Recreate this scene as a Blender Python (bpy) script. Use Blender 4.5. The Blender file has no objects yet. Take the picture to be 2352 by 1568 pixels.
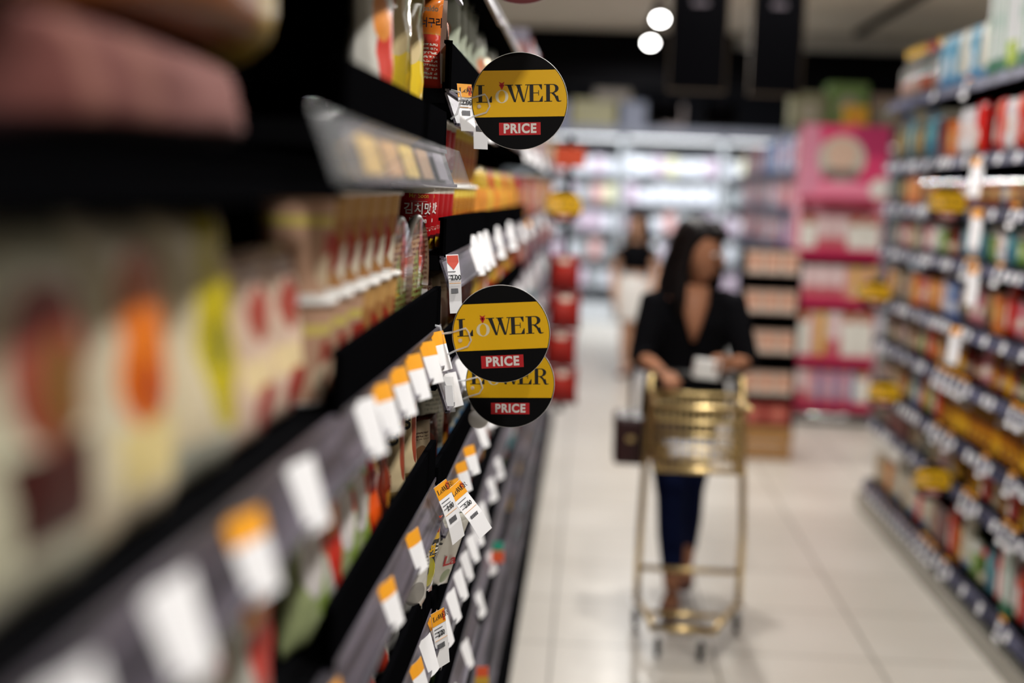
import bpy, bmesh, math, random
from mathutils import Vector, Matrix, noise
random.seed(7)
PI = math.pi
S = bpy.context.scene
C = S.collection

# ------------------------------------------------------------------ camera, world, lights, exposure
W_, H_, FL = 2352, 1568, 50.0
F_ = W_*FL/36
EYE = Vector((0, 0, 1.69))
def _axes():
    th = math.radians(2.5)
    f = Vector((1356-W_/2, H_/2-440, -F_)).normalized()      # the aisle's direction, seen in the camera
    u = Vector((math.sin(th), math.cos(th), 0)); u = (u - f*u.dot(f)).normalized()
    r = f.cross(u)
    return Matrix((r, f, u))                                  # camera vector -> world
cam = bpy.data.cameras.new('camera'); camo = bpy.data.objects.new('camera', cam); C.objects.link(camo)
cam.lens = FL; cam.sensor_width = 36; cam.sensor_fit = 'HORIZONTAL'; cam.clip_start = .02; cam.clip_end = 100
camo.matrix_world = Matrix.Translation(EYE) @ _axes().to_4x4()
cam.dof.use_dof = True; cam.dof.focus_distance = 2.42; cam.dof.aperture_fstop = 1.35; cam.dof.aperture_blades = 0
S.camera = camo

wd = bpy.data.worlds.new('world'); S.world = wd; wd.use_nodes = True
wd.node_tree.nodes['Background'].inputs[0].default_value = (.8, .9, 1, 1)
wd.node_tree.nodes['Background'].inputs[1].default_value = .04
S.view_settings.view_transform = 'Standard'; S.view_settings.look = 'None'
S.view_settings.exposure = -1.05; S.view_settings.gamma = 1; S.view_settings.use_curve_mapping = False
S.cycles.use_denoising = True
S.cycles.max_bounces = 6; S.cycles.diffuse_bounces = 3; S.cycles.glossy_bounces = 3; S.cycles.transmission_bounces = 6
S.cycles.transparent_max_bounces = 8; S.cycles.sample_clamp_indirect = 6; S.cycles.caustics_reflective = False; S.cycles.caustics_refractive = False

def area(x, y, z, sx, sy, power, col=(1, .96, .9), rot=(0, 0, 0), spread=180):
    l = bpy.data.lights.new('ceiling_light', 'AREA'); l.shape = 'RECTANGLE'; l.size = sx; l.size_y = sy
    l.energy = power; l.color = col; l.spread = math.radians(spread)
    o = bpy.data.objects.new('ceiling_light', l); o.location = (x, y, z); o.rotation_euler = rot; C.objects.link(o)
    return o
# spotlight track above the aisle: one small lamp every 1.73 m, each aimed mostly downwards
LAMP_Y = [-.9, .85, 2.55, 4.25, 5.95, 7.7, 9.4, 11.1, 12.84]
LAMP_X = .47
for ly in LAMP_Y:
    area(LAMP_X, ly, 2.93, .12, .12, 70 if ly > 2 else 58, (1, .97, .93))
# lamp row of the next aisles and of the hall by the back wall
area(-3.2, 6, 3.1, .6, 8, 90); area(4.2, 7, 3.1, .6, 9, 150)
area(.8, 16.9, 3.0, 3.2, .5, 360, (.93, .97, 1), (math.radians(25), 0, 0))
area(1.4, 8.7, 3.12, 2.0, .5, 60)

# ------------------------------------------------------------------ materials
MATS = {}
def mat(name, col, rough=.5, metal=0, coat=0, emit=None, es=1, trans=0, alpha=1, spec=.5, ior=1.45):
    if name in MATS: return MATS[name]
    m = bpy.data.materials.new(name); m.use_nodes = True
    b = m.node_tree.nodes['Principled BSDF']; i = b.inputs
    i['Base Color'].default_value = (*col, 1); i['Roughness'].default_value = rough; i['Metallic'].default_value = metal
    i['Coat Weight'].default_value = coat; i['Coat Roughness'].default_value = .1
    i['Specular IOR Level'].default_value = spec; i['IOR'].default_value = ior
    i['Transmission Weight'].default_value = trans; i['Alpha'].default_value = alpha
    if emit: i['Emission Color'].default_value = (*emit, 1); i['Emission Strength'].default_value = es
    MATS[name] = m; return m
def h(s):                                                    # '#rrggbb' to linear
    s = s.lstrip('#'); v = [int(s[k:k+2], 16)/255 for k in (0, 2, 4)]
    return tuple(c/12.92 if c <= .04045 else ((c+.055)/1.055)**2.4 for c in v)
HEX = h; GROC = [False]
def art(name, base, shapes, rough=.35, coat=.0, metal=0, film=.0):
    """printed packaging: ellipses 'e', rectangles 'r', speckled lines of small print 't' over a base colour"""
    if name in MATS: return MATS[name]
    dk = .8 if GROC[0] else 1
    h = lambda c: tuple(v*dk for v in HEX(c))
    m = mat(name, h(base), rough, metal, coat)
    nt = m.node_tree; N = nt.nodes; L = nt.links
    tc = N.new('ShaderNodeTexCoord'); b = N['Principled BSDF']
    prev = None
    def math_(op, a, c=None, d=None):
        n = N.new('ShaderNodeMath'); n.operation = op
        for k, v in enumerate((a, c, d)):
            if v is None: continue
            if isinstance(v, (int, float)): n.inputs[k].default_value = v
            else: L.new(v, n.inputs[k])
        return n.outputs[0]
    for (k, cx, cy, rx, ry, col) in shapes:
        s = N.new('ShaderNodeVectorMath'); s.operation = 'SUBTRACT'; L.new(tc.outputs['UV'], s.inputs[0]); s.inputs[1].default_value = (cx, cy, 0)
        d = N.new('ShaderNodeVectorMath'); d.operation = 'DIVIDE'; L.new(s.outputs[0], d.inputs[0]); d.inputs[1].default_value = (rx, ry, 1)
        if k == 'e':
            ln = N.new('ShaderNodeVectorMath'); ln.operation = 'LENGTH'; L.new(d.outputs[0], ln.inputs[0]); f = math_('LESS_THAN', ln.outputs['Value'], 1)
        else:
            a = N.new('ShaderNodeVectorMath'); a.operation = 'ABSOLUTE'; L.new(d.outputs[0], a.inputs[0])
            x = N.new('ShaderNodeSeparateXYZ'); L.new(a.outputs[0], x.inputs[0])
            f = math_('LESS_THAN', math_('MAXIMUM', x.outputs[0], x.outputs[1]), 1)
            if k == 't':
                nz = N.new('ShaderNodeTexNoise'); nz.inputs['Scale'].default_value = 30; L.new(tc.outputs['UV'], nz.inputs['Vector'])
                xs = N.new('ShaderNodeSeparateXYZ'); L.new(tc.outputs['UV'], xs.inputs[0])
                ln = math_('GREATER_THAN', math_('FRACT', math_('MULTIPLY', xs.outputs[1], 22)), .45)
                f = math_('MULTIPLY', f, math_('MULTIPLY', ln, math_('GREATER_THAN', nz.outputs[0], .48)))
        mx = N.new('ShaderNodeMix'); mx.data_type = 'RGBA'; L.new(f, mx.inputs[0])
        if prev is None: mx.inputs[6].default_value = (*h(base), 1)
        else: L.new(prev, mx.inputs[6])
        mx.inputs[7].default_value = (*h(col), 1); prev = mx.outputs[2]
    if prev is not None: L.new(prev, b.inputs['Base Color'])
    return m

BLK = mat('black_plastic', (.0025, .0025, .003), .6, spec=0)
BLKM = mat('black_metal', (.0035, .0035, .004), .6, spec=0)
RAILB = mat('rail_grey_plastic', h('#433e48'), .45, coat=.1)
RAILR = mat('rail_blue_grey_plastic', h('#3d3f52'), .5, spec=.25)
CLEAR = mat('clear_plastic', (.8, .82, .85), .08, trans=0, alpha=.14, spec=.8)
PAPER = mat('tag_paper', h('#f1f0f2'), .6)
ORNG = mat('tag_orange', h('#f2a31c'), .55)
INK = mat('print_ink', (.012, .012, .014), .6)
INKG = mat('print_grey', (.12, .12, .13), .6)
REDP = mat('print_red', h('#c31d24'), .5)
WHITE = mat('white_plastic', h('#eceae6'), .4)
YEL = mat('sign_yellow', h('#f4bd08'), .42)
CHROME = mat('chrome', (.8, .8, .82), .12, 1)
GOLD = mat('gold_metal', h('#dcc28a'), .33, 1)
RUB = mat('black_rubber', (.01, .01, .01), .6)

# ------------------------------------------------------------------ mesh helpers
class MB:
    def __init__(s): s.v = []; s.f = []; s.m = []; s.uv = []
    def add(s, vs, fs, mi=0, uvs=None):
        o = len(s.v); s.v += [tuple(p) for p in vs]
        for k, f in enumerate(fs):
            s.f.append([o+i for i in f]); s.m.append(mi)
            s.uv.append(uvs[k] if uvs else [(0, 0), (1, 0), (1, 1), (0, 1)][:len(f)] if len(f) <= 4 else [(0, 0)]*len(f))
        return s
    def box(s, c, d, mi=0, rot=None):
        x, y, z = (q/2 for q in d)
        p = [Vector((a*x, b*y, e*z)) for a in (-1, 1) for b in (-1, 1) for e in (-1, 1)]
        if rot is not None: p = [rot @ q for q in p]
        p = [q + Vector(c) for q in p]
        fs = [(0, 4, 5, 1), (2, 3, 7, 6)[::1], (0, 1, 3, 2), (4, 6, 7, 5), (0, 2, 6, 4), (1, 5, 7, 3)]
        fs[1] = (6, 2, 3, 7)
        uv = [[(0, 0), (1, 0), (1, 1), (0, 1)], [(0, 0), (1, 0), (1, 1), (0, 1)], [(0, 0), (0, 1), (1, 1), (1, 0)], [(0, 0), (1, 0), (1, 1), (0, 1)], [(0, 0)]*4, [(0, 0)]*4]
        return s.add(p, fs, mi, uv)
    def tube(s, pts, r, n=8, mi=0, cap=True, closed=False):
        pts = [Vector(p) for p in pts]; rs = r if isinstance(r, (list, tuple)) else [r]*len(pts)
        rings = []; o = len(s.v); up = None; K = len(pts)
        for k, p in enumerate(pts):
            if closed: t = (pts[(k+1) % K]-pts[k-1]).normalized()
            else: t = (pts[min(k+1, K-1)]-pts[max(k-1, 0)]).normalized()
            if up is None: up = Vector((0, 0, 1)) if abs(t.z) < .9 else Vector((0, 1, 0))
            a = t.cross(up).normalized(); b = a.cross(t).normalized(); up = b
            q = rs[k]; qa, qb = q if isinstance(q, tuple) else (q, q)
            s.v += [tuple(p + a*math.cos(2*PI*i/n)*qa + b*math.sin(2*PI*i/n)*qb) for i in range(n)]
        for k in range(K if closed else K-1):
            k2 = (k+1) % K
            for i in range(n):
                j = (i+1) % n
                s.f.append([o+k*n+i, o+k2*n+i, o+k2*n+j, o+k*n+j]); s.m.append(mi); s.uv.append([(i/n, k/K), (i/n, (k+1)/K), ((i+1)/n, (k+1)/K), ((i+1)/n, k/K)])
        if cap and not closed:
            s.f.append([o+i for i in range(n)]); s.m.append(mi); s.uv.append([(0, 0)]*n)
            s.f.append([o+(K-1)*n+i for i in reversed(range(n))]); s.m.append(mi); s.uv.append([(0, 0)]*n)
        return s
    def lathe(s, prof, n=24, mis=None, c=(0, 0, 0)):
        """profile of (r, z); u runs round with .5 at the front (-Y), v up"""
        o = len(s.v); z0, z1 = prof[0][1], max(max(p[1] for p in prof), prof[0][1]+1e-4)
        for r, z in prof: s.v += [(c[0]+r*math.sin(2*PI*(i/n-.5)), c[1]-r*math.cos(2*PI*(i/n-.5)), c[2]+z) for i in range(n)]
        for k in range(len(prof)-1):
            mi = mis[k] if mis else 0
            for i in range(n):
                j = (i+1) % n; va, vb = (prof[k][1]-z0)/(z1-z0), (prof[k+1][1]-z0)/(z1-z0)
                s.f.append([o+k*n+i, o+k*n+j, o+(k+1)*n+j, o+(k+1)*n+i]); s.m.append(mi)
                s.uv.append([(i/n, va), ((i+1)/n, va), ((i+1)/n, vb), (i/n, vb)])
        return s
    def ell(s, c, r, mi=0, n=14, k=10):
        o = len(s.v); c = Vector(c)
        pts = []
        for a in range(k+1):
            ph = -PI/2 + PI*a/k; pts.append((max(math.cos(ph), .001), math.sin(ph)))
        for cr, cz in pts: s.v += [(c.x+r[0]*cr*math.cos(2*PI*i/n), c.y+r[1]*cr*math.sin(2*PI*i/n), c.z+r[2]*cz) for i in range(n)]
        for a in range(k):
            for i in range(n):
                j = (i+1) % n; s.f.append([o+a*n+i, o+a*n+j, o+(a+1)*n+j, o+(a+1)*n+i]); s.m.append(mi); s.uv.append([(i/n, a/k)]*4)
        return s
    def mesh(s, name, mats, smooth=False, bevel=0):
        me = bpy.data.meshes.new(name); me.from_pydata(s.v, [], s.f); me.update()
        for m in (mats if isinstance(mats, (list, tuple)) else [mats]): me.materials.append(m)
        ul = me.uv_layers.new(name='UVMap'); k = 0
        for p, mi, uv in zip(me.polygons, s.m, s.uv):
            p.material_index = mi; p.use_smooth = smooth
            for q in uv: ul.data[k].uv = q; k += 1
        if bevel:
            bm = bmesh.new(); bm.from_mesh(me)
            bmesh.ops.bevel(bm, geom=bm.edges[:], offset=bevel, segments=2, profile=.6, affect='EDGES')
            bm.to_mesh(me); bm.free()
        return me
    def obj(s, name, mats, parent=None, smooth=False, bevel=0):
        o = bpy.data.objects.new(name, s.mesh(name, mats, smooth, bevel)); C.objects.link(o); o.parent = parent
        return o
def tag(o, label=None, cat=None, group=None, kind=None):
    if label: o['label'] = label
    if cat: o['category'] = cat
    if group: o['group'] = group
    if kind: o['kind'] = kind
    return o
def thing(name, label, cat, loc=(0, 0, 0), rz=0, group=None):
    o = bpy.data.objects.new(name, None); C.objects.link(o); o.location = loc; o.rotation_euler = (0, 0, rz); o.empty_display_size = .05
    return tag(o, label, cat, group)
def dup(r):
    c = r.copy(); C.objects.link(c)
    for ch in list(r.children):
        d = ch.copy(); C.objects.link(d); d.parent = c
        for g in list(ch.children):
            e = g.copy(); C.objects.link(e); e.parent = d
    return c
ORD = 'first second third fourth fifth sixth seventh eighth ninth tenth eleventh twelfth thirteenth fourteenth fifteenth sixteenth seventeenth eighteenth nineteenth twentieth'.split()

def text_obj(name, s, size, m, parent, M, sx=1, bold=0, align='CENTER', space=1):
    """lettering turned into a mesh; drawn in its own XY plane and moved by matrix M"""
    cu = bpy.data.curves.new(name, 'FONT'); cu.body = s; cu.size = size; cu.align_x = align; cu.align_y = 'CENTER'; cu.offset = bold; cu.space_character = space
    t = bpy.data.objects.new(name, cu); C.objects.link(t)
    bpy.context.view_layer.update()
    me = bpy.data.meshes.new_from_object(t.evaluated_get(bpy.context.evaluated_depsgraph_get()))
    C.objects.unlink(t); bpy.data.objects.remove(t); bpy.data.curves.remove(cu)
    me.transform(M @ Matrix.Diagonal((sx, 1, 1, 1)))
    me.materials.clear(); me.materials.append(m)
    o = bpy.data.objects.new(name, me); C.objects.link(o); o.parent = parent
    return o
FRONT = Matrix(((1, 0, 0, 0), (0, 0, -1, 0), (0, 1, 0, 0), (0, 0, 0, 1)))      # XY drawing -> upright, seen from -Y
def at_front(x, y, z, rot=0): return Matrix.Translation((x, y, z)) @ FRONT @ Matrix.Rotation(rot, 4, 'Z')

# ---- the narrow high-contrast serif capitals of the round signs, cap height 1, drawn as polygons
def ring(cx, cy, ox, oy, ix, iy, a0=0, a1=360, n=22):
    out = []
    for k in range(n):
        a, b = (math.radians(a0+(a1-a0)*q/n) for q in (k, k+1))
        out.append([(cx+ix*math.cos(a), cy+iy*math.sin(a)), (cx+ox*math.cos(a), cy+oy*math.sin(a)), (cx+ox*math.cos(b), cy+oy*math.sin(b)), (cx+ix*math.cos(b), cy+iy*math.sin(b))])
    return out
def rc(x0, y0, x1, y1): return [(x0, y0), (x1, y0), (x1, y1), (x0, y1)]
T = .045
G_L = [rc(.12, 0, .34, 1), rc(0, 1-T, .48, 1), rc(0, 0, .9, T), [(.9, 0), (.9, .36), (.86, .36), (.66, T), (.66, 0)]]
G_W = [[(.1, 1), (.34, 1), (.62, 0), (.5, 0)], [(.55, 0), (.6, 0), (.86, 1), (.8, 1)], [(.62, 1), (.86, 1), (1.12, 0), (1.0, 0)], [(1.06, 0), (1.11, 0), (1.36, 1), (1.3, 1)],
       rc(0, 1-T, .46, 1), rc(.56, 1-T, .98, 1), rc(1.16, 1-T, 1.5, 1)]
G_E = [rc(.12, 0, .34, 1), rc(0, 0, .88, T), rc(0, 1-T, .84, 1), rc(.3, .49, .64, .49+T), rc(.62, .36, .66, .66), [(.88, 0), (.88, .33), (.84, .33), (.68, T), (.68, 0)], [(.84, 1), (.66, 1), (.66, 1-T), (.8, .7), (.84, .7)]]
G_R = [rc(.12, 0, .34, 1), rc(0, 0, .46, T), rc(0, 1-T, .55, 1), rc(.3, .48, .55, .48+T)] + ring(.52, .75, .32, .25, .12, .2, -90, 90, 12) + \
      [[(.4, .5), (.58, .5), (.74, .3), (.6, .3)], [(.6, .3), (.8, .34), (.86, .05), (.72, .03)], [(.72, .03), (.86, .05), (1.02, .05), (.95, 0), (.8, -.02)]]
G_O = ring(.38, .36, .38, .38, .2, .34)
ARROW = [[(-.17, .3), (.17, .3), (.0, .0)], [(-.17, .47), (0, .38), (.17, .47), (.0, .14)]]
WORD = [(G_L, 0), (G_W, 1.68), (G_E, 2.97), (G_R, 3.93)]                         # 'L' 'W' 'E' 'R'; the small O stands between
def glyphs(mb, polys, ox, oy, sc, mi=0, y=0, tilt=0, sx=1):
    for p in polys:
        vs = []
        for a, b in p:
            a, b = (ox+a*sc*sx, oy+b*sc); vs.append((a*math.cos(tilt)-b*math.sin(tilt), y, a*math.sin(tilt)+b*math.cos(tilt)))
        n = len(vs); area2 = sum(vs[i][0]*vs[(i+1) % n][2]-vs[(i+1) % n][0]*vs[i][2] for i in range(n))
        mb.add(vs, [list(range(n)) if area2 > 0 else list(range(n))[::-1]], mi)

# ------------------------------------------------------------------ the room
def struct(o): o['kind'] = 'structure'; return o
fl = mat('floor_tiles', h('#cfc6ba'), .3)
def floor_nodes(m):
    nt = m.node_tree; N = nt.nodes; L = nt.links; b = N['Principled BSDF']
    tc = N.new('ShaderNodeTexCoord'); mp = N.new('ShaderNodeMapping'); mp.inputs['Location'].default_value = (.07, .2, 0); L.new(tc.outputs['Object'], mp.inputs[0])
    br = N.new('ShaderNodeTexBrick'); br.offset = 0; br.inputs['Scale'].default_value = 1; br.inputs['Brick Width'].default_value = .6; br.inputs['Row Height'].default_value = .6
    br.inputs['Mortar Size'].default_value = .0045; br.inputs['Mortar Smooth'].default_value = .1
    br.inputs['Color1'].default_value = (*h('#cbc5bc'), 1); br.inputs['Color2'].default_value = (*h('#c4beb5'), 1); br.inputs['Mortar'].default_value = (*h('#77726a'), 1)
    L.new(mp.outputs[0], br.inputs['Vector'])
    nz = N.new('ShaderNodeTexNoise'); nz.inputs['Scale'].default_value = 1.3; nz.inputs['Detail'].default_value = 4; L.new(tc.outputs['Object'], nz.inputs['Vector'])
    mx = N.new('ShaderNodeMix'); mx.data_type = 'RGBA'; mx.blend_type = 'MULTIPLY'; mx.inputs[0].default_value = .35
    cr = N.new('ShaderNodeValToRGB'); cr.color_ramp.elements[0].position = .35; cr.color_ramp.elements[0].color = (.72, .69, .64, 1); cr.color_ramp.elements[1].position = .65
    L.new(nz.outputs[0], cr.inputs[0]); L.new(br.outputs[0], mx.inputs[6]); L.new(cr.outputs[0], mx.inputs[7]); L.new(mx.outputs[2], b.inputs['Base Color'])
floor_nodes(fl)
struct(MB().box((1, 9, -.05), (12, 22, .1)).obj('floor', fl))
CEIL = mat('ceiling_paint', h('#dad3c4'), .8); DARKW = mat('dark_wall_paint', (.005, .005, .006), .8, spec=.02); GREYW = mat('grey_wall_paint', h('#7d7a74'), .8)
struct(MB().box((1, 9, 3.25), (12, 22, .1)).obj('ceiling', CEIL))
struct(MB().box((-5.05, 9, 1.6), (.1, 22, 3.2)).obj('wall_left', DARKW))
struct(MB().box((7.05, 9, 1.6), (.1, 22, 3.2)).obj('wall_right', GREYW))
struct(MB().box((1, 20.05, 1.6), (12.2, .1, 3.2)).obj('wall_back', DARKW))
struct(MB().box((1, -2.05, 1.6), (12.2, .1, 3.2)).obj('wall_front', GREYW))
struct(MB().box((1, 13.75, 2.95), (11.9, .3, .5)).obj('trim_1', DARKW))                      # black bulkhead across the hall
struct(MB().box((3.6, 13.45, 3.13), (4.6, .25, .13)).obj('trim_2', mat('pale_beam_paint', h('#c9c9c4'), .7)))
struct(MB().box((2.3, 6.5, 3.17), (.04, 13, .05)).obj('trim_3', DARKW))

# ------------------------------------------------------------------ lamps
EM = mat('lamp_glow', (1, 1, 1), .5, emit=(1, .98, .95), es=60)
def spot():
    t = thing('track_spotlight', '', 'lamp')
    m = MB(); m.lathe([(.001, .13), (.045, .13), (.05, .12), (.055, 0), (.05, 0), (.046, .02), (.001, .02)], 20); m.obj('lamp_housing', BLK, t, True)
    m = MB(); m.lathe([(.001, .012), (.047, .012)], 20); me = m.obj('lamp_lens', EM, t)
    m = MB(); m.tube([(0, 0, .12), (0, -.07, .196)], .008); m.obj('stem', BLK, t)
    return t
sp = spot()
for k, ly in enumerate(LAMP_Y[2:]):
    o = sp if k == 0 else dup(sp)
    o.location = (LAMP_X, ly-.1, 3.0); o.rotation_euler = (-.75, 0, 0)
    tag(o, ['black track spotlight over the aisle beside the round price signs', 'black track spotlight over the aisle before the shopping cart', 'black track spotlight right above the woman with the cart',
            'black track spotlight behind the woman with the cart', 'black track spotlight level with the hanging black signs', 'glowing spotlight beside the left hanging black sign, the higher of two',
            'glowing spotlight before the black bulkhead, the lower of two'][k], 'lamp', 'spotlights on the ceiling track')
tag(MB().box((LAMP_X, 6.2, 3.19), (.035, 14, .02)).obj('lighting_track', BLK), 'long black lighting track under the ceiling carrying the spotlights', 'lighting track')

# ------------------------------------------------------------------ shelving bays
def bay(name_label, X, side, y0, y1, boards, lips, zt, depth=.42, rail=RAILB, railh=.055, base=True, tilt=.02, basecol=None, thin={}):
    """side=+1: the goods face +X (noodle shelves); side=-1: they face -X. boards = heights of board tops, lips = which carry a front lip"""
    t = thing('shelving_bay', name_label, 'shelving', (X, (y0+y1)/2, 0), group='shelving bays of one run' )
    w = y1-y0-.004; s = side
    MB().box((-s*(depth+.02), 0, zt/2), (.02, w, zt)).obj('back_panel', BLKM, t)
    for e in (-1, 1): MB().box((-s*(depth-.015), e*(w/2-.02), zt/2), (.05, .03, zt)).obj('upright', BLKM, t)
    if base: MB().box((-s*(depth/2-.03), 0, .045), (depth+.03, w, .09)).obj('base_plinth', basecol or BLKM, t)
    for k, z in enumerate(boards):
        b = MB(); b.box((-s*depth/2, 0, z-.012), (depth, w, .024))
        so = b.obj('shelf', BLKM, t)
        if lips and k in lips:
            lh = lips[k]
            m = MB(); m.box((s*.002, 0, z+lh/2-.002), (.006, w-.004, lh))
            m.box((s*.0, 0, z+lh), (.009, w-.004, .005)); m.box((s*.004, -w/2+.005, z+lh/2), (.011, .006, lh+.004))
            n = int(w/.022)
            for q in range(n): m.box((-s*.004, -w/2+.02+q*.022, z+.006), (.006, .003, .012))
            m.obj('shelf_lip', BLK, so)
        # tilted price rail: top edge at the board, bottom edge further out into the aisle
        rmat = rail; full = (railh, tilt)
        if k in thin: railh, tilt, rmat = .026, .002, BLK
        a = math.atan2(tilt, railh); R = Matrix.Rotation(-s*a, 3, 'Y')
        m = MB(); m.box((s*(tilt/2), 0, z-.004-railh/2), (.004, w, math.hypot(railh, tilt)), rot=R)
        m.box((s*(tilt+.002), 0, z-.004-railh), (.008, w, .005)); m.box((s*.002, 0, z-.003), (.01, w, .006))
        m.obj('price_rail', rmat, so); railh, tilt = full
    return t
XL = -.25
ZB = [2.05, 1.75, 1.457, 1.192, .96, .72, .47, .2]
ZC = [2.13, 1.852, 1.572, 1.365, 1.146, .91, .68, .44, .2]
ZA = [2.02, 1.706, 1.457, 1.192, .96, .72, .47, .2]
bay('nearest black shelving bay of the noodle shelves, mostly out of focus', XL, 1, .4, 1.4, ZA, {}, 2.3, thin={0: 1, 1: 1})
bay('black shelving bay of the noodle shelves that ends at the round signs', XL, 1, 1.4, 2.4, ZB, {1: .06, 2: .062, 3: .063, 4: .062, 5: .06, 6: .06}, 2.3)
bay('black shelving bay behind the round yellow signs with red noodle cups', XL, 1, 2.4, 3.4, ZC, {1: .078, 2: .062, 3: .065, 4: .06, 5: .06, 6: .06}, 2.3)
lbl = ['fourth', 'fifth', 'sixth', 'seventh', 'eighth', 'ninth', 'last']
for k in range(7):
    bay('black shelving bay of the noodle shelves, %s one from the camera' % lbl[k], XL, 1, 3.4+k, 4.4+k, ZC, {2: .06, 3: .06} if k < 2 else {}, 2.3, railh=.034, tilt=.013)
XR = 1.6
ZR = [2.225, 1.91, 1.69, 1.46, 1.19, .962, .708, .518, .165]
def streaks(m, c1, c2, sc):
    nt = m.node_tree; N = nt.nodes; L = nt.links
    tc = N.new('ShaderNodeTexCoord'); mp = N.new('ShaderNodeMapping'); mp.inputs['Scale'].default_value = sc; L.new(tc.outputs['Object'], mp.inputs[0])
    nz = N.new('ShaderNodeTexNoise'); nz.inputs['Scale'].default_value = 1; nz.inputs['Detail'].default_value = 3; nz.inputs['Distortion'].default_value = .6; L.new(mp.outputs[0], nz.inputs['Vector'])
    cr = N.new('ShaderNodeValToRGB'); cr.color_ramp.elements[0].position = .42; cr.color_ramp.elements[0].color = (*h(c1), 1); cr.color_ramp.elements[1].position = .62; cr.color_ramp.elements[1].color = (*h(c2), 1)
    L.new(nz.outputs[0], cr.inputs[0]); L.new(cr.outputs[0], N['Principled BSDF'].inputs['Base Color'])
streaks(RAILB, '#332f38', '#655f6c', (30, 2.5, 60)); streaks(RAILR, '#22243a', '#5f6078', (30, 9, 20))  # noodle rails: streaky reflections of clear plastic painted into the base colour
KICK = mat('grey_kick_plate', h('#8d8a80'), .25, .6)
for k, (a, b) in enumerate([(4.2, 5.12), (5.12, 6.05), (6.05, 6.97), (6.97, 7.9)]):
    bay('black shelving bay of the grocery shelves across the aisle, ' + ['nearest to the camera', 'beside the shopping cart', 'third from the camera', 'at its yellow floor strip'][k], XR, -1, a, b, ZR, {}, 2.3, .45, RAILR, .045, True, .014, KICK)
tag(MB().box((1.567, 7.45, .022), (.022, .85, .044)).obj('floor_strip', YEL), 'yellow strip on the floor along the end of grocery shelves', 'floor strip')

# ------------------------------------------------------------------ goods: one mesh per design, copies share it
def pouch_mesh(name, w, hh, d, m, seed=0, amp=.0025, nx=12, nz=16, lean=0):
    b = MB(); o = []
    for side in (-1, 1):
        g = []
        for j in range(nz+1):
            for i in range(nx+1):
                u, v = i/nx, j/nz; U, V = 2*u-1, 2*v-1
                t = max(0, 1-abs(U)**2.6)**.55*max(0, 1-abs(V)**4)**.55*d/2*(1.12-.3*v)
                q = noise.noise(Vector((u*4+seed*3.1, v*5, side+seed)))*amp*2.2 + noise.noise(Vector((u*11, v*9+seed, side)))*amp
                e = .03*math.sin(v*PI)*w
                x = U*(w/2-e*abs(U)); y = side*max(t+q*(1 if t > .002 else 0), .0006)
                g.append((x, y+ (.002*math.sin(u*60) if v > .96 or v < .03 else 0), v*hh))
        o.append(g)
    n = nx+1; base = 0
    for side, g in zip((-1, 1), o):
        fs = []; uv = []
        for j in range(nz):
            for i in range(nx):
                a = [j*n+i, j*n+i+1, (j+1)*n+i+1, (j+1)*n+i]; q = [(i/nx, j/nz), ((i+1)/nx, j/nz), ((i+1)/nx, (j+1)/nz), (i/nx, (j+1)/nz)]
                if side > 0: a.reverse(); q.reverse()
                fs.append(a); uv.append(q)
        b.add(g, fs, 0, uv)
    off = n*(nz+1)
    for i in range(nx):
        for j in (0, nz): b.f.append([j*n+i, j*n+i+1, off+j*n+i+1, off+j*n+i][::(1 if j else -1)]); b.m.append(0); b.uv.append([(0, 0)]*4)
    for j in range(nz):
        for i in (0, nx): b.f.append([j*n+i, (j+1)*n+i, off+(j+1)*n+i, off+j*n+i][::(-1 if i else 1)]); b.m.append(0); b.uv.append([(0, .5)]*4)
    return b.mesh(name, [m], True)
def box_mesh(name, w, hh, d, m):
    b = MB(); x, y = w/2, d/2
    p = [(-x, -y, 0), (x, -y, 0), (x, y, 0), (-x, y, 0), (-x, -y, hh), (x, -y, hh), (x, y, hh), (-x, y, hh)]
    q = [(0, 0), (1, 0), (1, 1), (0, 1)]
    b.add(p, [(0, 1, 5, 4), (1, 2, 6, 5), (2, 3, 7, 6), (3, 0, 4, 7), (4, 5, 6, 7), (3, 2, 1, 0)], 0, [q, q, q, q, [(.5, .97)]*4, [(.5, .02)]*4])
    return b.mesh(name, [m], False, .0025)
def cup_mesh(name, r, hh, m, lid=None):
    b = MB(); lid = lid or WHITE
    b.lathe([(.001, 0), (r*.74, 0), (r*.76, .004), (r*.95, hh-.006)], 28, [1, 1, 0])
    b.lathe([(r*.95, hh-.006), (r*1.03, hh-.006), (r*1.04, hh-.002), (r*1.0, hh), (r*.94, hh-.001), (r*.9, hh-.003), (.001, hh-.003)], 28, [1]*6)
    return b.mesh(name, [m, lid], True)
def jar_mesh(name, r, hh, m, capm, neck=.75, body=.78):
    b = MB()
    b.lathe([(.001, 0), (r*.93, 0), (r, .006), (r, hh*body), (r*neck, hh*(body+.08)), (r*neck, hh*.86)], 20, [0]*5)
    b.lathe([(r*neck*1.08, hh*.85), (r*neck*1.08, hh), (r*neck*.9, hh+.002), (.001, hh+.002)], 20, [1]*3)
    return b.mesh(name, [m, capm], True)
def bottle_mesh(name, r, hh, m, capm): return jar_mesh(name, r, hh, m, capm, .34, .58)
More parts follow.
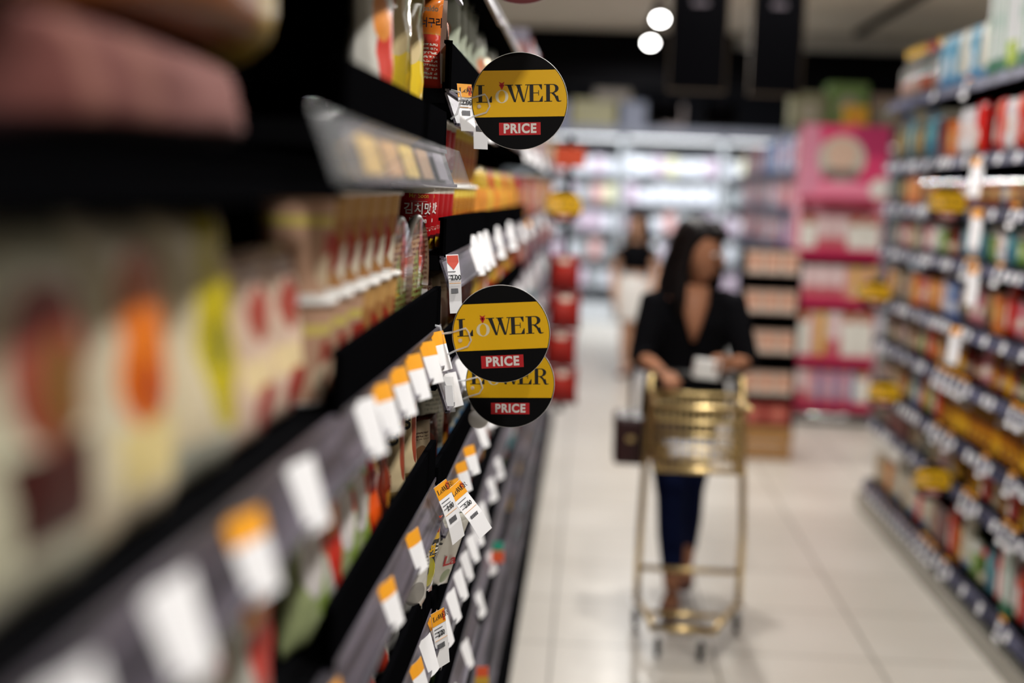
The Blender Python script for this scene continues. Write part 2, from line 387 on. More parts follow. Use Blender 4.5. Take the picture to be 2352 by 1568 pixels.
def bowl_mesh(name, r, d, m):
    """bowl pack standing on its edge, lid to the front"""
    b = MB(); n = 28
    prof = [(.001, -d*.5), (r*.93, -d*.5), (r, -d*.5+.003), (r, -d*.5+.008), (r*.95, -d*.5+.012), (r*.72, d*.5), (.001, d*.5)]
    o = len(b.v)
    for q, y in prof: b.v += [(q*math.cos(2*PI*i/n), y, r+q*math.sin(2*PI*i/n)) for i in range(n)]
    for k in range(len(prof)-1):
        for i in range(n):
            j = (i+1) % n; b.f.append([o+k*n+i, o+k*n+j, o+(k+1)*n+j, o+(k+1)*n+i]); b.m.append(0 if k == 0 else 1)
            b.uv.append([(.5+.5*prof[a][0]/r*math.cos(2*PI*c/n), .5+.5*prof[a][0]/r*math.sin(2*PI*c/n)) for a, c in ((k, i), (k, j), (k+1, j), (k+1, i))])
    return b.mesh(name, [m, WHITE], True)

CAPR, CAPG, CAPW, CAPK = mat('red_cap', h('#b51c1c'), .35), mat('gold_cap', h('#c29a3a'), .3, .7), WHITE, mat('black_cap', (.02, .02, .02), .35)
D = {}                                                       # design -> (mesh, name, label words, category, width, height)
def design(key, kind, label, w, hh, d, base, shapes, **k):
    cap = k.pop('cap', CAPW); m = art('pack_'+key, base, shapes, **k)
    if kind == 'pouch': me = pouch_mesh(key, w, hh, d, m, seed=len(D)); nm, cat = 'food_pouch', 'pouch'
    elif kind == 'box': me = box_mesh(key, w, hh, d, m); nm, cat = 'carton', 'box'
    elif kind == 'cup': me = cup_mesh(key, w/2, hh, m, cap if cap is not CAPW else None); nm, cat = 'noodle_cup', 'cup'
    elif kind == 'jar': me = jar_mesh(key, w/2, hh, m, cap); nm, cat = 'glass_jar', 'jar'
    elif kind == 'can': me = jar_mesh(key, w/2, hh, m, cap, .94, .9); nm, cat = 'food_tin', 'tin'
    elif kind == 'bottle': me = bottle_mesh(key, w/2, hh, m, cap); nm, cat = 'bottle', 'bottle'
    elif kind == 'bowl': me = bowl_mesh(key, w/2, d, m); nm, cat = 'noodle_bowl', 'bowl'
    D[key] = (me, nm, label, cat, w, hh, d)
P = 'pouch'
# noodle shelves
design('wolive', P, 'off-white and olive noodle pouch with dark red picture', .155, .208, .055, '#c9c5ac', [('e', .5, .62, .34, .22, '#8a3b30'), ('e', .55, .55, .18, .14, '#6d4a12'), ('r', .5, .3, .36, .12, '#3a0f0c'), ('r', .5, .06, .5, .05, '#d8d4c4')])
design('worange', P, 'off-white noodle pouch with orange food picture and cream band', .155, .208, .055, '#d2c7ae', [('e', .46, .7, .3, .2, '#b5612a'), ('e', .44, .52, .3, .2, '#d86f10'), ('e', .4, .46, .13, .1, '#a02a08'), ('r', .55, .26, .42, .1, '#dcc88a'), ('r', .3, .1, .3, .05, '#c8b9a0')])
design('wyellow', P, 'yellow and off-white noodle pouch with green-grey spot', .155, .208, .055, '#d4c6a8', [('e', .62, .6, .4, .42, '#bfae12'), ('e', .5, .5, .12, .09, '#7c7a26'), ('r', .45, .12, .4, .06, '#a8a89a')])
design('wred', P, 'cream noodle pouch with red blocks', .12, .17, .05, '#dcc0ac', [('e', .5, .68, .26, .15, '#b04a3c'), ('r', .5, .38, .42, .08, '#e6cfa0'), ('e', .55, .2, .3, .12, '#a01a18'), ('t', .5, .9, .36, .06, '#701010')])
design('cupor', 'cup', 'orange and cream noodle cup', .092, .112, .092, '#b57f4a', [('r', .5, .86, 1, .12, '#c99a5c'), ('r', .5, .56, .04, .14, '#a0482e'), ('e', .5, .3, .1, .2, '#ebe0cc'), ('e', .62, .4, .05, .2, '#b23b28'), ('e', .38, .4, .05, .2, '#b23b28')])
design('cuprd', 'cup', 'red-printed noodle cup with yellow stripe', .09, .112, .09, '#c29a80', [('r', .5, .75, 1, .05, '#d8c46a'), ('r', .5, .5, .08, .14, '#a83a2e'), ('e', .5, .26, .12, .18, '#d8c2a4'), ('r', .62, .3, .02, .2, '#8d3a2e')])
design('cupkim', 'cup', 'red noodle cup with white lettering and clear rim', .076, .118, .076, '#b3b0a6', [('r', .56, .5, .27, .5, '#b3161c'), ('r', .5, .96, 1, .05, '#c9c2b4'), ('e', .6, .14, .1, .12, '#d8b030'), ('r', .56, .23, .27, .03, '#4a1518'), ('t', .56, .36, .18, .03, '#d8c0b0')])
design('cupyel', 'cup', 'orange-yellow noodle cup', .078, .118, .078, '#c98a2c', [('r', .5, .92, 1, .08, '#e6c650'), ('e', .5, .45, .14, .26, '#c0551e'), ('t', .5, .6, .3, .2, '#8a3a10')])
design('bowlg', 'bowl', 'bowl pack standing on edge with reddish-green lid', .185, .185, .03, '#a8705c', [('e', .5, .5, .44, .44, '#b99a7c'), ('e', .45, .4, .25, .3, '#97a05a'), ('e', .6, .66, .16, .16, '#b8584a'), ('t', .5, .5, .35, .35, '#6b3020')], rough=.12, coat=.8)
design('yelbag', P, 'clear pouch of yellow noodles', .14, .27, .05, '#b9ac74', [('r', .5, .25, .46, .24, '#d9b930'), ('e', .5, .62, .3, .16, '#cdb98c'), ('e', .35, .75, .14, .1, '#c88a6a'), ('r', .5, .93, .5, .06, '#8f8a78')], rough=.12, coat=.8)
design('ygbag', P, 'yellow noodle pouch with orange label', .2, .2, .07, '#c9a520', [('e', .5, .5, .3, .2, '#d98a30'), ('r', .5, .15, .4, .08, '#e8d9a0'), ('t', .5, .78, .4, .08, '#6b4a10')])
design('greybag', P, 'pale grey-green pouch with orange marks', .16, .24, .05, '#9aa08e', [('e', .5, .6, .2, .1, '#b8704a'), ('t', .5, .3, .4, .2, '#7f8a80'), ('r', .5, .95, .5, .04, '#8a9084')])
design('cream', P, 'cream noodle pouch with red-brown seal', .13, .17, .05, '#d9c39a', [('e', .93, .5, .09, .3, '#a14c36'), ('r', .5, .94, .5, .06, '#e6dcc0'), ('r', .5, .08, .5, .03, '#a88a5a'), ('t', .4, .22, .3, .08, '#7a5a3a')], rough=.3)
design('redspicy', P, 'bright red noodle pouch with orange flames', .14, .17, .05, '#c41510', [('e', .5, .36, .3, .16, '#e8571a'), ('e', .6, .7, .16, .1, '#f0b050'), ('e', .4, .58, .2, .1, '#8e0a0a')], rough=.15, coat=.8)
design('greenveg', P, 'green and white noodle pouch with pink prints', .14, .17, .05, '#a3ad7c', [('e', .4, .55, .26, .22, '#d9d2cf'), ('e', .66, .3, .2, .14, '#8fa84a'), ('r', .5, .86, .4, .06, '#b07a84'), ('e', .7, .65, .1, .08, '#c04a38')])
design('redwhite', P, 'red and white noodle pouch with orange corner', .14, .17, .05, '#c9c6bd', [('e', .6, .5, .34, .3, '#c83224'), ('e', .4, .72, .24, .14, '#dd8a3a'), ('r', .4, .14, .3, .06, '#9aa070')])
design('darkred', P, 'dark brown noodle pouch', .14, .16, .05, '#4a1c12', [('e', .5, .5, .3, .25, '#7c2c18'), ('e', .6, .3, .14, .1, '#b5792c')], rough=.2)
design('blackyel', P, 'black and yellow noodle pouch with gold and red top', .13, .16, .045, '#161514', [('r', .5, .9, .5, .1, '#b83a14'), ('r', .5, .78, .4, .04, '#e0b440'), ('e', .55, .35, .3, .2, '#b8b024'), ('e', .5, .38, .16, .1, '#141414'), ('t', .5, .62, .4, .08, '#f0ece4'), ('r', .5, .05, .5, .05, '#c23820')], rough=.15, coat=.8)
design('whitered', P, 'white noodle pouch with grey creases and red corner', .13, .16, .045, '#cfccc6', [('e', .2, .6, .2, .3, '#c0302a'), ('t', .6, .7, .3, .14, '#2a2a2a'), ('e', .6, .3, .24, .14, '#8c8882')], rough=.2, coat=.5)
design('multi', P, 'small bag with violet, green and orange pictures', .13, .15, .045, '#c8bfae', [('e', .3, .7, .2, .14, '#3f2f86'), ('e', .6, .5, .2, .16, '#e08a2c'), ('e', .4, .3, .18, .14, '#6a9a2e'), ('e', .7, .2, .16, .12, '#c23a26')])
design('insta', P, 'white pouch with green stripe and red print', .17, .2, .07, '#dad6cc', [('r', .04, .6, .05, .3, '#157a5c'), ('r', .5, .97, .5, .03, '#b9b6ac'), ('e', .8, .2, .1, .1, '#8a9a70')], rough=.25, coat=.4)
design('brownpk', P, 'long pinkish-brown pack of striped noodles', .52, .08, .16, '#5e302a', [('r', .15, .5, .02, .5, '#74483e'), ('r', .28, .5, .03, .5, '#6c4036'), ('r', .62, .5, .2, .5, '#683a34'), ('r', .5, .1, .5, .1, '#2a0a0a')], rough=.9)
design('olivepk', P, 'dark olive and brown pack', .5, .14, .16, '#8a7010', [('r', .3, .3, .3, .3, '#6a3a12'), ('r', .5, .85, .5, .15, '#8a7a10')])
design('noisered', P, 'red pouch with yellow spot', .2, .2, .06, '#b3231a', [('e', .5, .5, .22, .2, '#d9b13a'), ('r', .5, .12, .5, .06, '#5c0e0c')])
design('longred', 'box', 'long red shelf carton with orange end', .3, .16, .16, '#8e1c18', [('e', .3, .5, .2, .3, '#c8602a'), ('r', .8, .5, .1, .3, '#d8cfc0')])
design('longgrey', 'box', 'long lilac-grey shelf carton', .3, .16, .16, '#8a8494', [('r', .4, .5, .2, .3, '#c9c2c8'), ('e', .8, .4, .12, .3, '#b5654a')])
design('longyel', 'box', 'long yellow-brown shelf carton', .3, .17, .16, '#b08a2c', [('r', .5, .3, .3, .16, '#6a3010'), ('e', .3, .7, .2, .2, '#d8c890')])
design('longteal', 'box', 'long teal and white shelf carton', .3, .16, .16, '#3c8c96', [('r', .6, .5, .24, .3, '#c8d2d2'), ('e', .2, .5, .12, .2, '#c05a4a')])
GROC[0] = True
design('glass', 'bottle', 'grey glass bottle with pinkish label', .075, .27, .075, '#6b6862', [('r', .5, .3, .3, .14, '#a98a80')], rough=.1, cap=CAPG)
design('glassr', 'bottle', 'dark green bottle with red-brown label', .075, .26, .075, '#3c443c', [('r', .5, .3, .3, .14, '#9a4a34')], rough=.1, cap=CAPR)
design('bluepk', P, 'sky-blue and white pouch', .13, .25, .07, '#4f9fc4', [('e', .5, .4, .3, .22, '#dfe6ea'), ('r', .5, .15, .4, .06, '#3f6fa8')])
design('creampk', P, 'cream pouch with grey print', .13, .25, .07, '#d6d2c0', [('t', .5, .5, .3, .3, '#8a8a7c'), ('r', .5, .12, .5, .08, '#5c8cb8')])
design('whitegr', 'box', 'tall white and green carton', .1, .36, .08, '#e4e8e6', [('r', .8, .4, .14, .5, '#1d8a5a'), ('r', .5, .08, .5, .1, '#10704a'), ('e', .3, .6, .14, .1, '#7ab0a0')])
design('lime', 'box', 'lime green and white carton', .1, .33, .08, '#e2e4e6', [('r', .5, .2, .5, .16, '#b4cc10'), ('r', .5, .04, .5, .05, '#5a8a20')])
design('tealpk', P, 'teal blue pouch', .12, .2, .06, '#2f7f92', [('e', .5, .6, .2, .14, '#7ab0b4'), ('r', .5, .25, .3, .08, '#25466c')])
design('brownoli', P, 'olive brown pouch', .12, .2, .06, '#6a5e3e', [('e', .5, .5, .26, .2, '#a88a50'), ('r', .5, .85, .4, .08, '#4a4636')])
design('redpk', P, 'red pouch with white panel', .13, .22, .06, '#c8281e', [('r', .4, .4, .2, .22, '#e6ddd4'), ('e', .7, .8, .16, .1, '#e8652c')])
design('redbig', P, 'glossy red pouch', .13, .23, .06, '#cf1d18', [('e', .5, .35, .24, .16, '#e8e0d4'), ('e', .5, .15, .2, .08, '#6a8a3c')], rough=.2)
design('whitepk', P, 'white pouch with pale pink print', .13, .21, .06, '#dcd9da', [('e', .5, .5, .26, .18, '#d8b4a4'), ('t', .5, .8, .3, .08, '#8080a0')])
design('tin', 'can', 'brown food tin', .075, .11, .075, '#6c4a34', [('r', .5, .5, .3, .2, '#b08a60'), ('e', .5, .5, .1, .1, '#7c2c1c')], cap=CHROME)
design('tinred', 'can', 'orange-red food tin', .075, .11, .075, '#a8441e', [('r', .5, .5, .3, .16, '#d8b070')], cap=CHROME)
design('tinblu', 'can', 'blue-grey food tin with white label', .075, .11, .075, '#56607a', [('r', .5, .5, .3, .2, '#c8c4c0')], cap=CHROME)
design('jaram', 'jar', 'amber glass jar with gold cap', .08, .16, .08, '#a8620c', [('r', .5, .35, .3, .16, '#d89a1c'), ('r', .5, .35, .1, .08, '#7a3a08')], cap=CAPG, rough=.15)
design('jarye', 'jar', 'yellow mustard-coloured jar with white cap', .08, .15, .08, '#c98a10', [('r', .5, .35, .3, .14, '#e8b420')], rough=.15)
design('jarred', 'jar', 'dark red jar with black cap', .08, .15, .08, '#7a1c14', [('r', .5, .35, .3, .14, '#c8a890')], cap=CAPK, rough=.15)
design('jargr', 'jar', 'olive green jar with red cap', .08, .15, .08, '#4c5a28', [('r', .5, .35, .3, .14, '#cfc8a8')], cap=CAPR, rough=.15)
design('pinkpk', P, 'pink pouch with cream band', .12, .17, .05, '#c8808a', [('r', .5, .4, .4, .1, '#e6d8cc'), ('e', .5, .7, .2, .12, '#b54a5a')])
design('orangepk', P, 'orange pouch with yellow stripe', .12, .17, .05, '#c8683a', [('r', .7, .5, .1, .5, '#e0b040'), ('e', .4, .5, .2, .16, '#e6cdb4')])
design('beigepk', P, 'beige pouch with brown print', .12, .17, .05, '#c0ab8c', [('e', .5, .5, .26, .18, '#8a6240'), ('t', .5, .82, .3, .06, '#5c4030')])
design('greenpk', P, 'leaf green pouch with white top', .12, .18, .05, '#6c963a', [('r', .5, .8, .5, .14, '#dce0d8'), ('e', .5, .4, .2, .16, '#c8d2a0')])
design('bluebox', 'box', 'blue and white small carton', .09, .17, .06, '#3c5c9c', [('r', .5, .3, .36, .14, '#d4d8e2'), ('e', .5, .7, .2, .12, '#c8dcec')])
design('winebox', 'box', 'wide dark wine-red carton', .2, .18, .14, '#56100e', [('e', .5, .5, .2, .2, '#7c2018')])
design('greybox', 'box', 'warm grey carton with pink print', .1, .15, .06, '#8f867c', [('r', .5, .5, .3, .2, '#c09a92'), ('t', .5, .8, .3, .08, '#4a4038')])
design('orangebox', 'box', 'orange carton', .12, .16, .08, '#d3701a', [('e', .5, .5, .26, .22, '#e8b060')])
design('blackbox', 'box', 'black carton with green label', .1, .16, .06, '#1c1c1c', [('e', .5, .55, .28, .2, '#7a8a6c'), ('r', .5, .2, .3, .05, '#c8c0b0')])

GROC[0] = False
COUNT = {}
def place(key, x, y, z, rz, row, group, sc=1, tilt=0, label=None, jitter=True, raw=None):
    me, nm, lab, cat, w, hh, d = D[key]; tilt = -tilt
    if raw is not None: tilt = raw
    elif x < 0:
        dv = rz-L_; k_ = sc if not isinstance(sc, tuple) else 1; ww = d if cat == 'cup' else w
        x = min(x, XL-.008-k_*(abs(math.sin(dv)+.05)*ww/2+abs(math.cos(dv))*d/2))
    o = bpy.data.objects.new(nm, me); C.objects.link(o); o.location = (x, y, z)
    o.rotation_euler = (tilt, 0, rz + (random.uniform(-.06, .06) if jitter else 0)); o.scale = (sc,)*3 if not isinstance(sc, tuple) else sc
    tag(o, None, cat, group)
    if label: o['label'] = label
    else: COUNT.setdefault((lab, row), []).append(o)
    return o
def finish_labels():
    for (lab, row), os_ in COUNT.items():
        if len(os_) == 1: os_[0]['label'] = '%s %s' % (lab, row); continue
        os_.sort(key=lambda o: (round(o.location.y, 2), o.location.z))
        for k, o in enumerate(os_):
            if k < len(ORD): n = 'nearest' if k == 0 else ORD[k]+' nearest'
            else: n = 'farthest'
            o['label'] = '%s %s, %s' % (lab, row, n)

L_, R_ = PI/2, -PI/2
GL = 'goods on the noodle shelves'
# nearest bay: big pouches on the board at 1.457
for k, (key, y) in enumerate([('wolive', .56), ('wolive', .73), ('worange', .895), ('wyellow', 1.06), ('wred', 1.21), ('wred', 1.335)]):
    place(key, XL-.045, y, 1.458, L_, 'in nearest noodle bay', GL, tilt=.06)
for k, y in enumerate([1.0]): place('brownpk', XL-.06, y, 1.707, L_, 'above the big pouches', GL, jitter=False)
for y in (.6, 1.11): place('olivepk', XL-.1, y, 1.788, L_, 'atop the pinkish-brown pack', GL, jitter=False)
for y in (.55, .72, .89, 1.06, 1.23): place(random.choice(['greenveg', 'redwhite', 'beigepk']), XL-.05, y, 1.193, L_, 'low in nearest bay', GL)
# second bay
for y in (1.47, 1.57, 1.67, 1.77, 1.87, 1.97):
    place('cuprd' if y < 1.7 else 'cupor', XL-.055, y, 1.458, L_, 'in bottom tier before bowls', GL)
    place('cupor' if y > 1.55 else 'cuprd', XL-.055, y, 1.57, L_, 'in top tier before bowls', GL)
place('bowlg', XL-.034, 2.06, 1.459, L_-.07, '', GL, label='bowl pack on edge, reddish-green lid, nearer of the two upright bowls', jitter=False)
place('bowlg', XL-.030, 2.24, 1.459, L_-.07, '', GL, label='bowl pack on edge, reddish-green lid, nearer to the noodle cups', jitter=False)
place('redwhite', XL-.05, 1.9, 1.752, L_-.15, 'before the clear noodle pouches', GL, sc=(1, 1, 1.25))
place('yelbag', XL-.062, 2.1, 1.752, L_-.45, '', GL, label='clear pouch of yellow noodles at the end of the top board')
place('yelbag', XL-.062, 2.25, 1.752, L_-.5, '', GL, label='clear noodle pouch beside the orange-topped carton')
for k, (key, y) in enumerate([('greenveg', 1.47), ('redwhite', 1.57), ('greenveg', 1.67), ('greenveg', 1.77), ('redspicy', 1.87), ('darkred', 1.965), ('cream', 2.16), ('cream', 2.31)]):
    place(key, XL-.038, y, 1.194, L_-(.95 if key == 'cream' else .15), 'below the orange cup tiers', GL, tilt=.05, sc=(.7 if key != 'cream' else 1, 1, 1))
for k, (key, y) in enumerate([('multi', 1.5), ('redwhite', 1.62), ('beigepk', 1.75), ('multi', 1.88), ('multi', 2.0), ('whitered', 2.1)]):
    place(key, XL-.035, y, .961, L_-.45, 'below the cream pouches', GL, sc=(1, 1, 1.15), tilt=.04)
place('whitered', XL-.024, 2.2, 1.005, L_-.55, '', GL, label='white noodle pouch bulging over the lip beside the black and yellow one', raw=.12, jitter=False, sc=.85)
place('blackyel', XL-.022, 2.31, 1.005, L_-.6, '', GL, label='shiny black and yellow noodle pouch with gold and red top', raw=.14, jitter=False, sc=.85)
for y in (1.5, 1.64, 1.78, 1.92, 2.06, 2.2, 2.33): place(random.choice(['multi', 'greenveg', 'cream']), XL-.04, y, .721, L_, 'under the lowest lipped boards', GL)
# third bay: red cups in two tiers, carton, grey pouches
kimcups = []
for k, y in enumerate([2.45, 2.54, 2.63, 2.72, 2.81]):
    kimcups += [place('cupkim', XL-.042, y, 1.574, .3, 'in lower tier by signs', GL, jitter=False), place('cupkim', XL-.042, y, 1.693, .3, 'in upper tier by signs', GL, jitter=False)]
for k, y in enumerate([2.9, 2.99, 3.08, 3.17, 3.26, 3.35]):
    place('cupyel', XL-.042, y, 1.574, .3, 'in lower tier past red cups', GL); place('cupyel', XL-.042, y, 1.693, .3, 'in upper tier past red cups', GL)
for y in (2.85, 3.0, 3.15, 3.3): place('greybag', XL-.078, y, 1.854, .9, 'above the first round sign', GL, tilt=.0)
for y in (2.46, 2.6, 2.74, 2.88, 3.02, 3.16, 3.3): place(random.choice(['wred', 'darkred', 'beigepk']), XL-.045, y, 1.366, L_-.4, 'behind second round sign', GL, sc=.95)
for y in (2.48, 2.6, 2.72, 2.84, 2.96, 3.08, 3.2, 3.32): place(random.choice(['darkred', 'creampk', 'beigepk']), XL-.04, y, 1.147, L_-.5, 'behind lowest round sign', GL, sc=.74)
ins = place('insta', XL-.03, 2.5, .965, .8, '', GL, label='white pouch with red print hanging over the shelf below the signs', jitter=False, raw=.42, sc=(.8, .55, .8))
for y in (2.68, 2.82, 2.96, 3.1, 3.24): place(random.choice(['greenveg', 'insta']), XL-.045, y, .912, L_-.3, 'beside leaning white pouch', GL, sc=.9)
for z_, r_ in ((.442, 'second lowest board of third bay'), (.202, 'lowest board of third bay')):
    for y in (2.5, 2.66, 2.82, 2.98, 3.14, 3.3): place(random.choice(['redpk', 'whitepk', 'tealpk', 'pinkpk']), XL-.045, y, z_, L_-.2, 'on '+r_, GL, sc=.78)
for y in (2.5, 2.7, 2.9, 3.1, 3.3): place(random.choice(['greenpk', 'insta', 'greenveg']), XL-.045, y, .682, L_-.3, 'below leaning white pouch', GL, sc=.9)
# bays beyond
NB = ['topmost', 'first', 'second', 'third', 'fourth', 'fifth', 'sixth', 'seventh', 'lowest']
choice = {1: ['greybag', 'ygbag'], 2: ['ygbag', 'ygbag', 'noisered'], 3: ['noisered', 'ygbag', 'redpk'], 4: ['beigepk', 'whitepk', 'tealpk'], 5: ['redpk', 'whitepk', 'orangepk'], 6: ['orangepk', 'greenpk', 'pinkpk'], 7: ['whitepk', 'redpk', 'beigepk'], 8: ['greenpk', 'orangepk', 'whitepk']}
far = {0: ['longgrey', 'longred'], 1: ['longgrey', 'longyel'], 2: ['longred', 'longyel'], 3: ['longred', 'longgrey'], 4: ['longteal', 'longgrey'], 5: ['longgrey', 'longred'], 6: ['longteal', 'longred'], 7: ['longyel', 'longgrey'], 8: ['longred', 'longteal']}
for bi in range(1, 9):
    y = 3.52; k = 0
    while y < 5.3:
        place(choice[bi][k % len(choice[bi])], XL-.05, y, ZC[bi]+.002, L_-.25, 'on middle bays\' %s board' % NB[bi], GL, sc=min(1, .168/D[choice[bi][k % len(choice[bi])]][5]) if bi > 1 else .9); y += .21; k += 1
for bi in range(0, 9):
    y = 5.6; k = bi
    while y < 10.3:
        place(far[bi][(k*k+bi) % 2], XL-.09, y, ZC[bi]+.002, L_, 'on far bays\' %s board' % NB[bi], GL); y += .36 if y < 7.5 else .62; k += 1
# the tall carton above the first sign, with its round picture
cb = thing('noodle_carton', 'beige carton with orange top and white front above first sign', 'box', (XL-.05, 2.47, 1.853), .28, GL)
m = MB(); m.box((0, 0, .075), (.075, .06, .15)); m.obj('carton_body', mat('carton_beige', h('#a9968a'), .5), cb)
MB().box((0, 0, .003), (.076, .061, .014)).obj('base_stripe', mat('carton_red', h('#b5482c'), .5), cb)
m = MB(); m.lathe([(.001, 0), (.026, 0), (.026, .002), (.001, .002)], 24)
me = m.mesh('picture', [art('carton_plate', '#ece6e0', [('e', .5, .5, .3, .3, '#b5542e')])]); me.transform(Matrix.Translation((.0395, -.005, .09)) @ Matrix.Rotation(PI/2, 4, 'Y'))
pc = bpy.data.objects.new('round_picture', me); C.objects.link(pc); pc.parent = cb
# pack with an orange header and a clear edge standing behind that carton
pk = thing('noodle_pack', 'tall orange and clear pack with grey wordmark, beside beige carton', 'pouch', (XL-.07, 2.43, 1.853), .25, GL)
po = bpy.data.objects.new('pack_body', pouch_mesh('orangepack', .12, .15, .03, art('pack_orange', '#b9742c', [('r', .5, .82, .5, .2, '#c4691e'), ('r', .7, .3, .3, .3, '#c23a2a'), ('t', .75, .3, .2, .2, '#ece0d0')], rough=.2, coat=.6), 3)); C.objects.link(po); po.parent = pk
text_obj('lettering', 'paldo', .013, mat('print_palegrey', h('#b9b2a6'), .5), po, at_front(.036, -.0175, .132), .9, .0003)
text_obj('lettering', '너구리', .017, mat('print_plum', h('#3c2733'), .5), po, at_front(.038, -.0185, .108), .8, .0005)
# writing on the sharp red cups
for c in kimcups[:4]:
    lo = c['label'] if 'label' in c else ''
WP = mat('print_white', h('#efe7e2'), .5); GP = mat('print_gold', h('#c8962e'), .4)
for c in kimcups[:4]:
    r = .0335
    def wrap(o, r=r):
        for v in o.data.vertices:
            a = v.co.x/r + .12; z = v.co.z; rr = .038*(.765+.19*(z/.118))+.0006; v.co.x = rr*math.sin(a); v.co.y = -rr*math.cos(a)
    for s, size, z, m, b in (('Mr Soon', .011, .098, GP, .0001), ('김치맛', .021, .075, WP, .0005), ('Korean', .012, .056, WP, .0006), ('라면', .009, .044, WP, .0002)):
        o = text_obj('lettering', s, size, m, c, at_front(0, 0, z), .92, b); wrap(o)
    o = MB()
    for z in (.0885, .0635): o.box((0, 0, z), (.03, .0002, .0007))
    for q in range(12): pass
    bb = o.obj('printed_lines', WP, c)
    bm = bmesh.new(); bm.from_mesh(bb.data); bmesh.ops.subdivide_edges(bm, edges=[e for e in bm.edges if abs(e.verts[0].co.x-e.verts[1].co.x) > .01], cuts=8); bm.to_mesh(bb.data); bm.free(); wrap(bb)
# writing on the cream pouches and the leaning white pouch
for o in [x for x in C.objects if x.name.startswith('food_pouch') and x.data.name == 'cream' and x.location.y < 2.4 and x.location.y > 2.1 and x.location.z > 1.1]:
    text_obj('lettering', '왕', .045, INK, o, at_front(.026, -.025, .11), .8, .001)
text_obj('lettering', 'Ins', .03, REDP, ins, at_front(-.03, -.037, .05, .15), 1, .0006); text_obj('lettering', 'La', .04, REDP, ins, at_front(.04, -.037, .09, .1), 1, .001)
text_obj('lettering', '맛', .045, INK, ins, at_front(-.02, -.037, .155, .2), 1, .001)
o = [x for x in C.objects if x.data and x.data.name == 'blackyel'][0]
text_obj('lettering', '라면', .03, YEL, o, at_front(0, -.026, .1), 1, .0008)

# ------------------------------------------------------------------ goods on the grocery shelves across the aisle
GR = 'goods on the grocery shelves across the aisle'
RN = ['on top grocery shelf', 'on second grocery shelf', 'on third grocery shelf', 'on fourth grocery shelf', 'on fifth grocery shelf', 'on sixth grocery shelf', 'on seventh grocery shelf', 'on eighth grocery shelf', 'on bottom grocery shelf']
rows = [  # far end -> towards the camera
 ['glass']*4+['glassr']*2+['glass', 'bluepk', 'bluepk', 'creampk', 'bluepk', 'creampk', 'whitegr', 'whitegr', 'lime', 'whitegr', 'lime', 'whitegr', 'lime', 'creampk', 'bluepk'],
 ['brownoli']*2+['tealpk', 'brownoli', 'brownoli', 'tealpk', 'tealpk', 'winebox', 'orangebox', 'whitepk', 'whitepk', 'redbig', 'redbig', 'redpk', 'whitepk', 'redpk', 'redbig', 'greybox', 'redpk', 'greybox', 'greybox', 'redpk', 'whitepk'],
 ['blackbox', 'blackbox', 'brownoli', 'orangebox', 'orangebox', 'tin', 'tin', 'tin', 'tinred', 'tin', 'tin', 'tinblu', 'tin', 'tinred', 'tinblu', 'tinred', 'tinblu', 'tinred', 'tin', 'tinred', 'tin', 'tinblu', 'tinred', 'tin', 'tin', 'tinred'],
 ['tinblu', 'blackbox', 'greybox', 'pinkpk', 'beigepk', 'jargr', 'greybox', 'pinkpk', 'whitepk', 'greenpk', 'jargr', 'jarred', 'jarred', 'tealpk', 'whitepk', 'tealpk', 'greenpk', 'whitepk', 'tealpk', 'greenpk', 'whitepk', 'tealpk', 'beigepk', 'whitepk'],
 ['orangepk', 'beigepk', 'brownoli', 'greybox', 'beigepk', 'orangebox', 'pinkpk', 'orangepk', 'orangepk', 'whitepk', 'bluebox', 'bluebox', 'brownoli', 'pinkpk', 'pinkpk', 'brownoli', 'orangebox', 'redpk', 'pinkpk', 'orangepk', 'redpk', 'pinkpk', 'orangepk', 'beigepk'],
 ['tinblu', 'greybox', 'jargr', 'jarred', 'greybox', 'greybox', 'beigepk', 'jarred', 'greenpk', 'redpk', 'orangepk', 'beigepk', 'jargr', 'jarye', 'jarye', 'jarred', 'jargr', 'jarred', 'pinkpk', 'jaram', 'jarred', 'jarye', 'jarred', 'jargr', 'jaram', 'jarye'],
 ['greybox', 'greybox', 'beigepk', 'beigepk', 'jaram', 'jarred', 'greenpk', 'bluebox', 'orangepk', 'greenpk', 'redpk', 'jaram', 'jaram', 'jarye', 'jarye', 'jarye', 'jaram', 'jaram', 'jaram', 'jaram', 'jarye', 'jaram', 'jaram', 'jaram', 'jarye', 'jaram', 'jaram'],
 ['beigepk', 'greybox', 'greybox', 'winebox', 'winebox', 'beigepk', 'beigepk', 'blackbox', 'jargr', 'beigepk', 'pinkpk', 'beigepk', 'jarye', 'greenpk', 'jaram', 'jarye', 'redpk', 'beigepk', 'jaram', 'redpk', 'jarye', 'beigepk', 'jaram'],
 ['beigepk', 'beigepk', 'orangepk', 'beigepk', 'creampk', 'beigepk', 'creampk', 'redpk', 'creampk', 'beigepk', 'winebox', 'redpk', 'jaram', 'creampk', 'greenpk', 'jargr', 'tealpk', 'redpk', 'whitegr', 'redpk', 'tealpk', 'redbig', 'redpk'],
]
for ri, row in enumerate(rows):
    y = 7.86
    for k, key in enumerate(row*2):
        if y < 4.3: break
        w, hh = D[key][4], D[key][5]; room = (ZR[ri-1]-ZR[ri]-.06) if ri else .5
        step = w+.014 + (.03 if ri in (0,) else 0); y -= step/2
        sc = min(1, room/hh)
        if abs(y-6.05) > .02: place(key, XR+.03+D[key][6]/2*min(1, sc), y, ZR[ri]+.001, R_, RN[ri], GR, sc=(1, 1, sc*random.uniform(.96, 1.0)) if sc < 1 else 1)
        y -= step/2

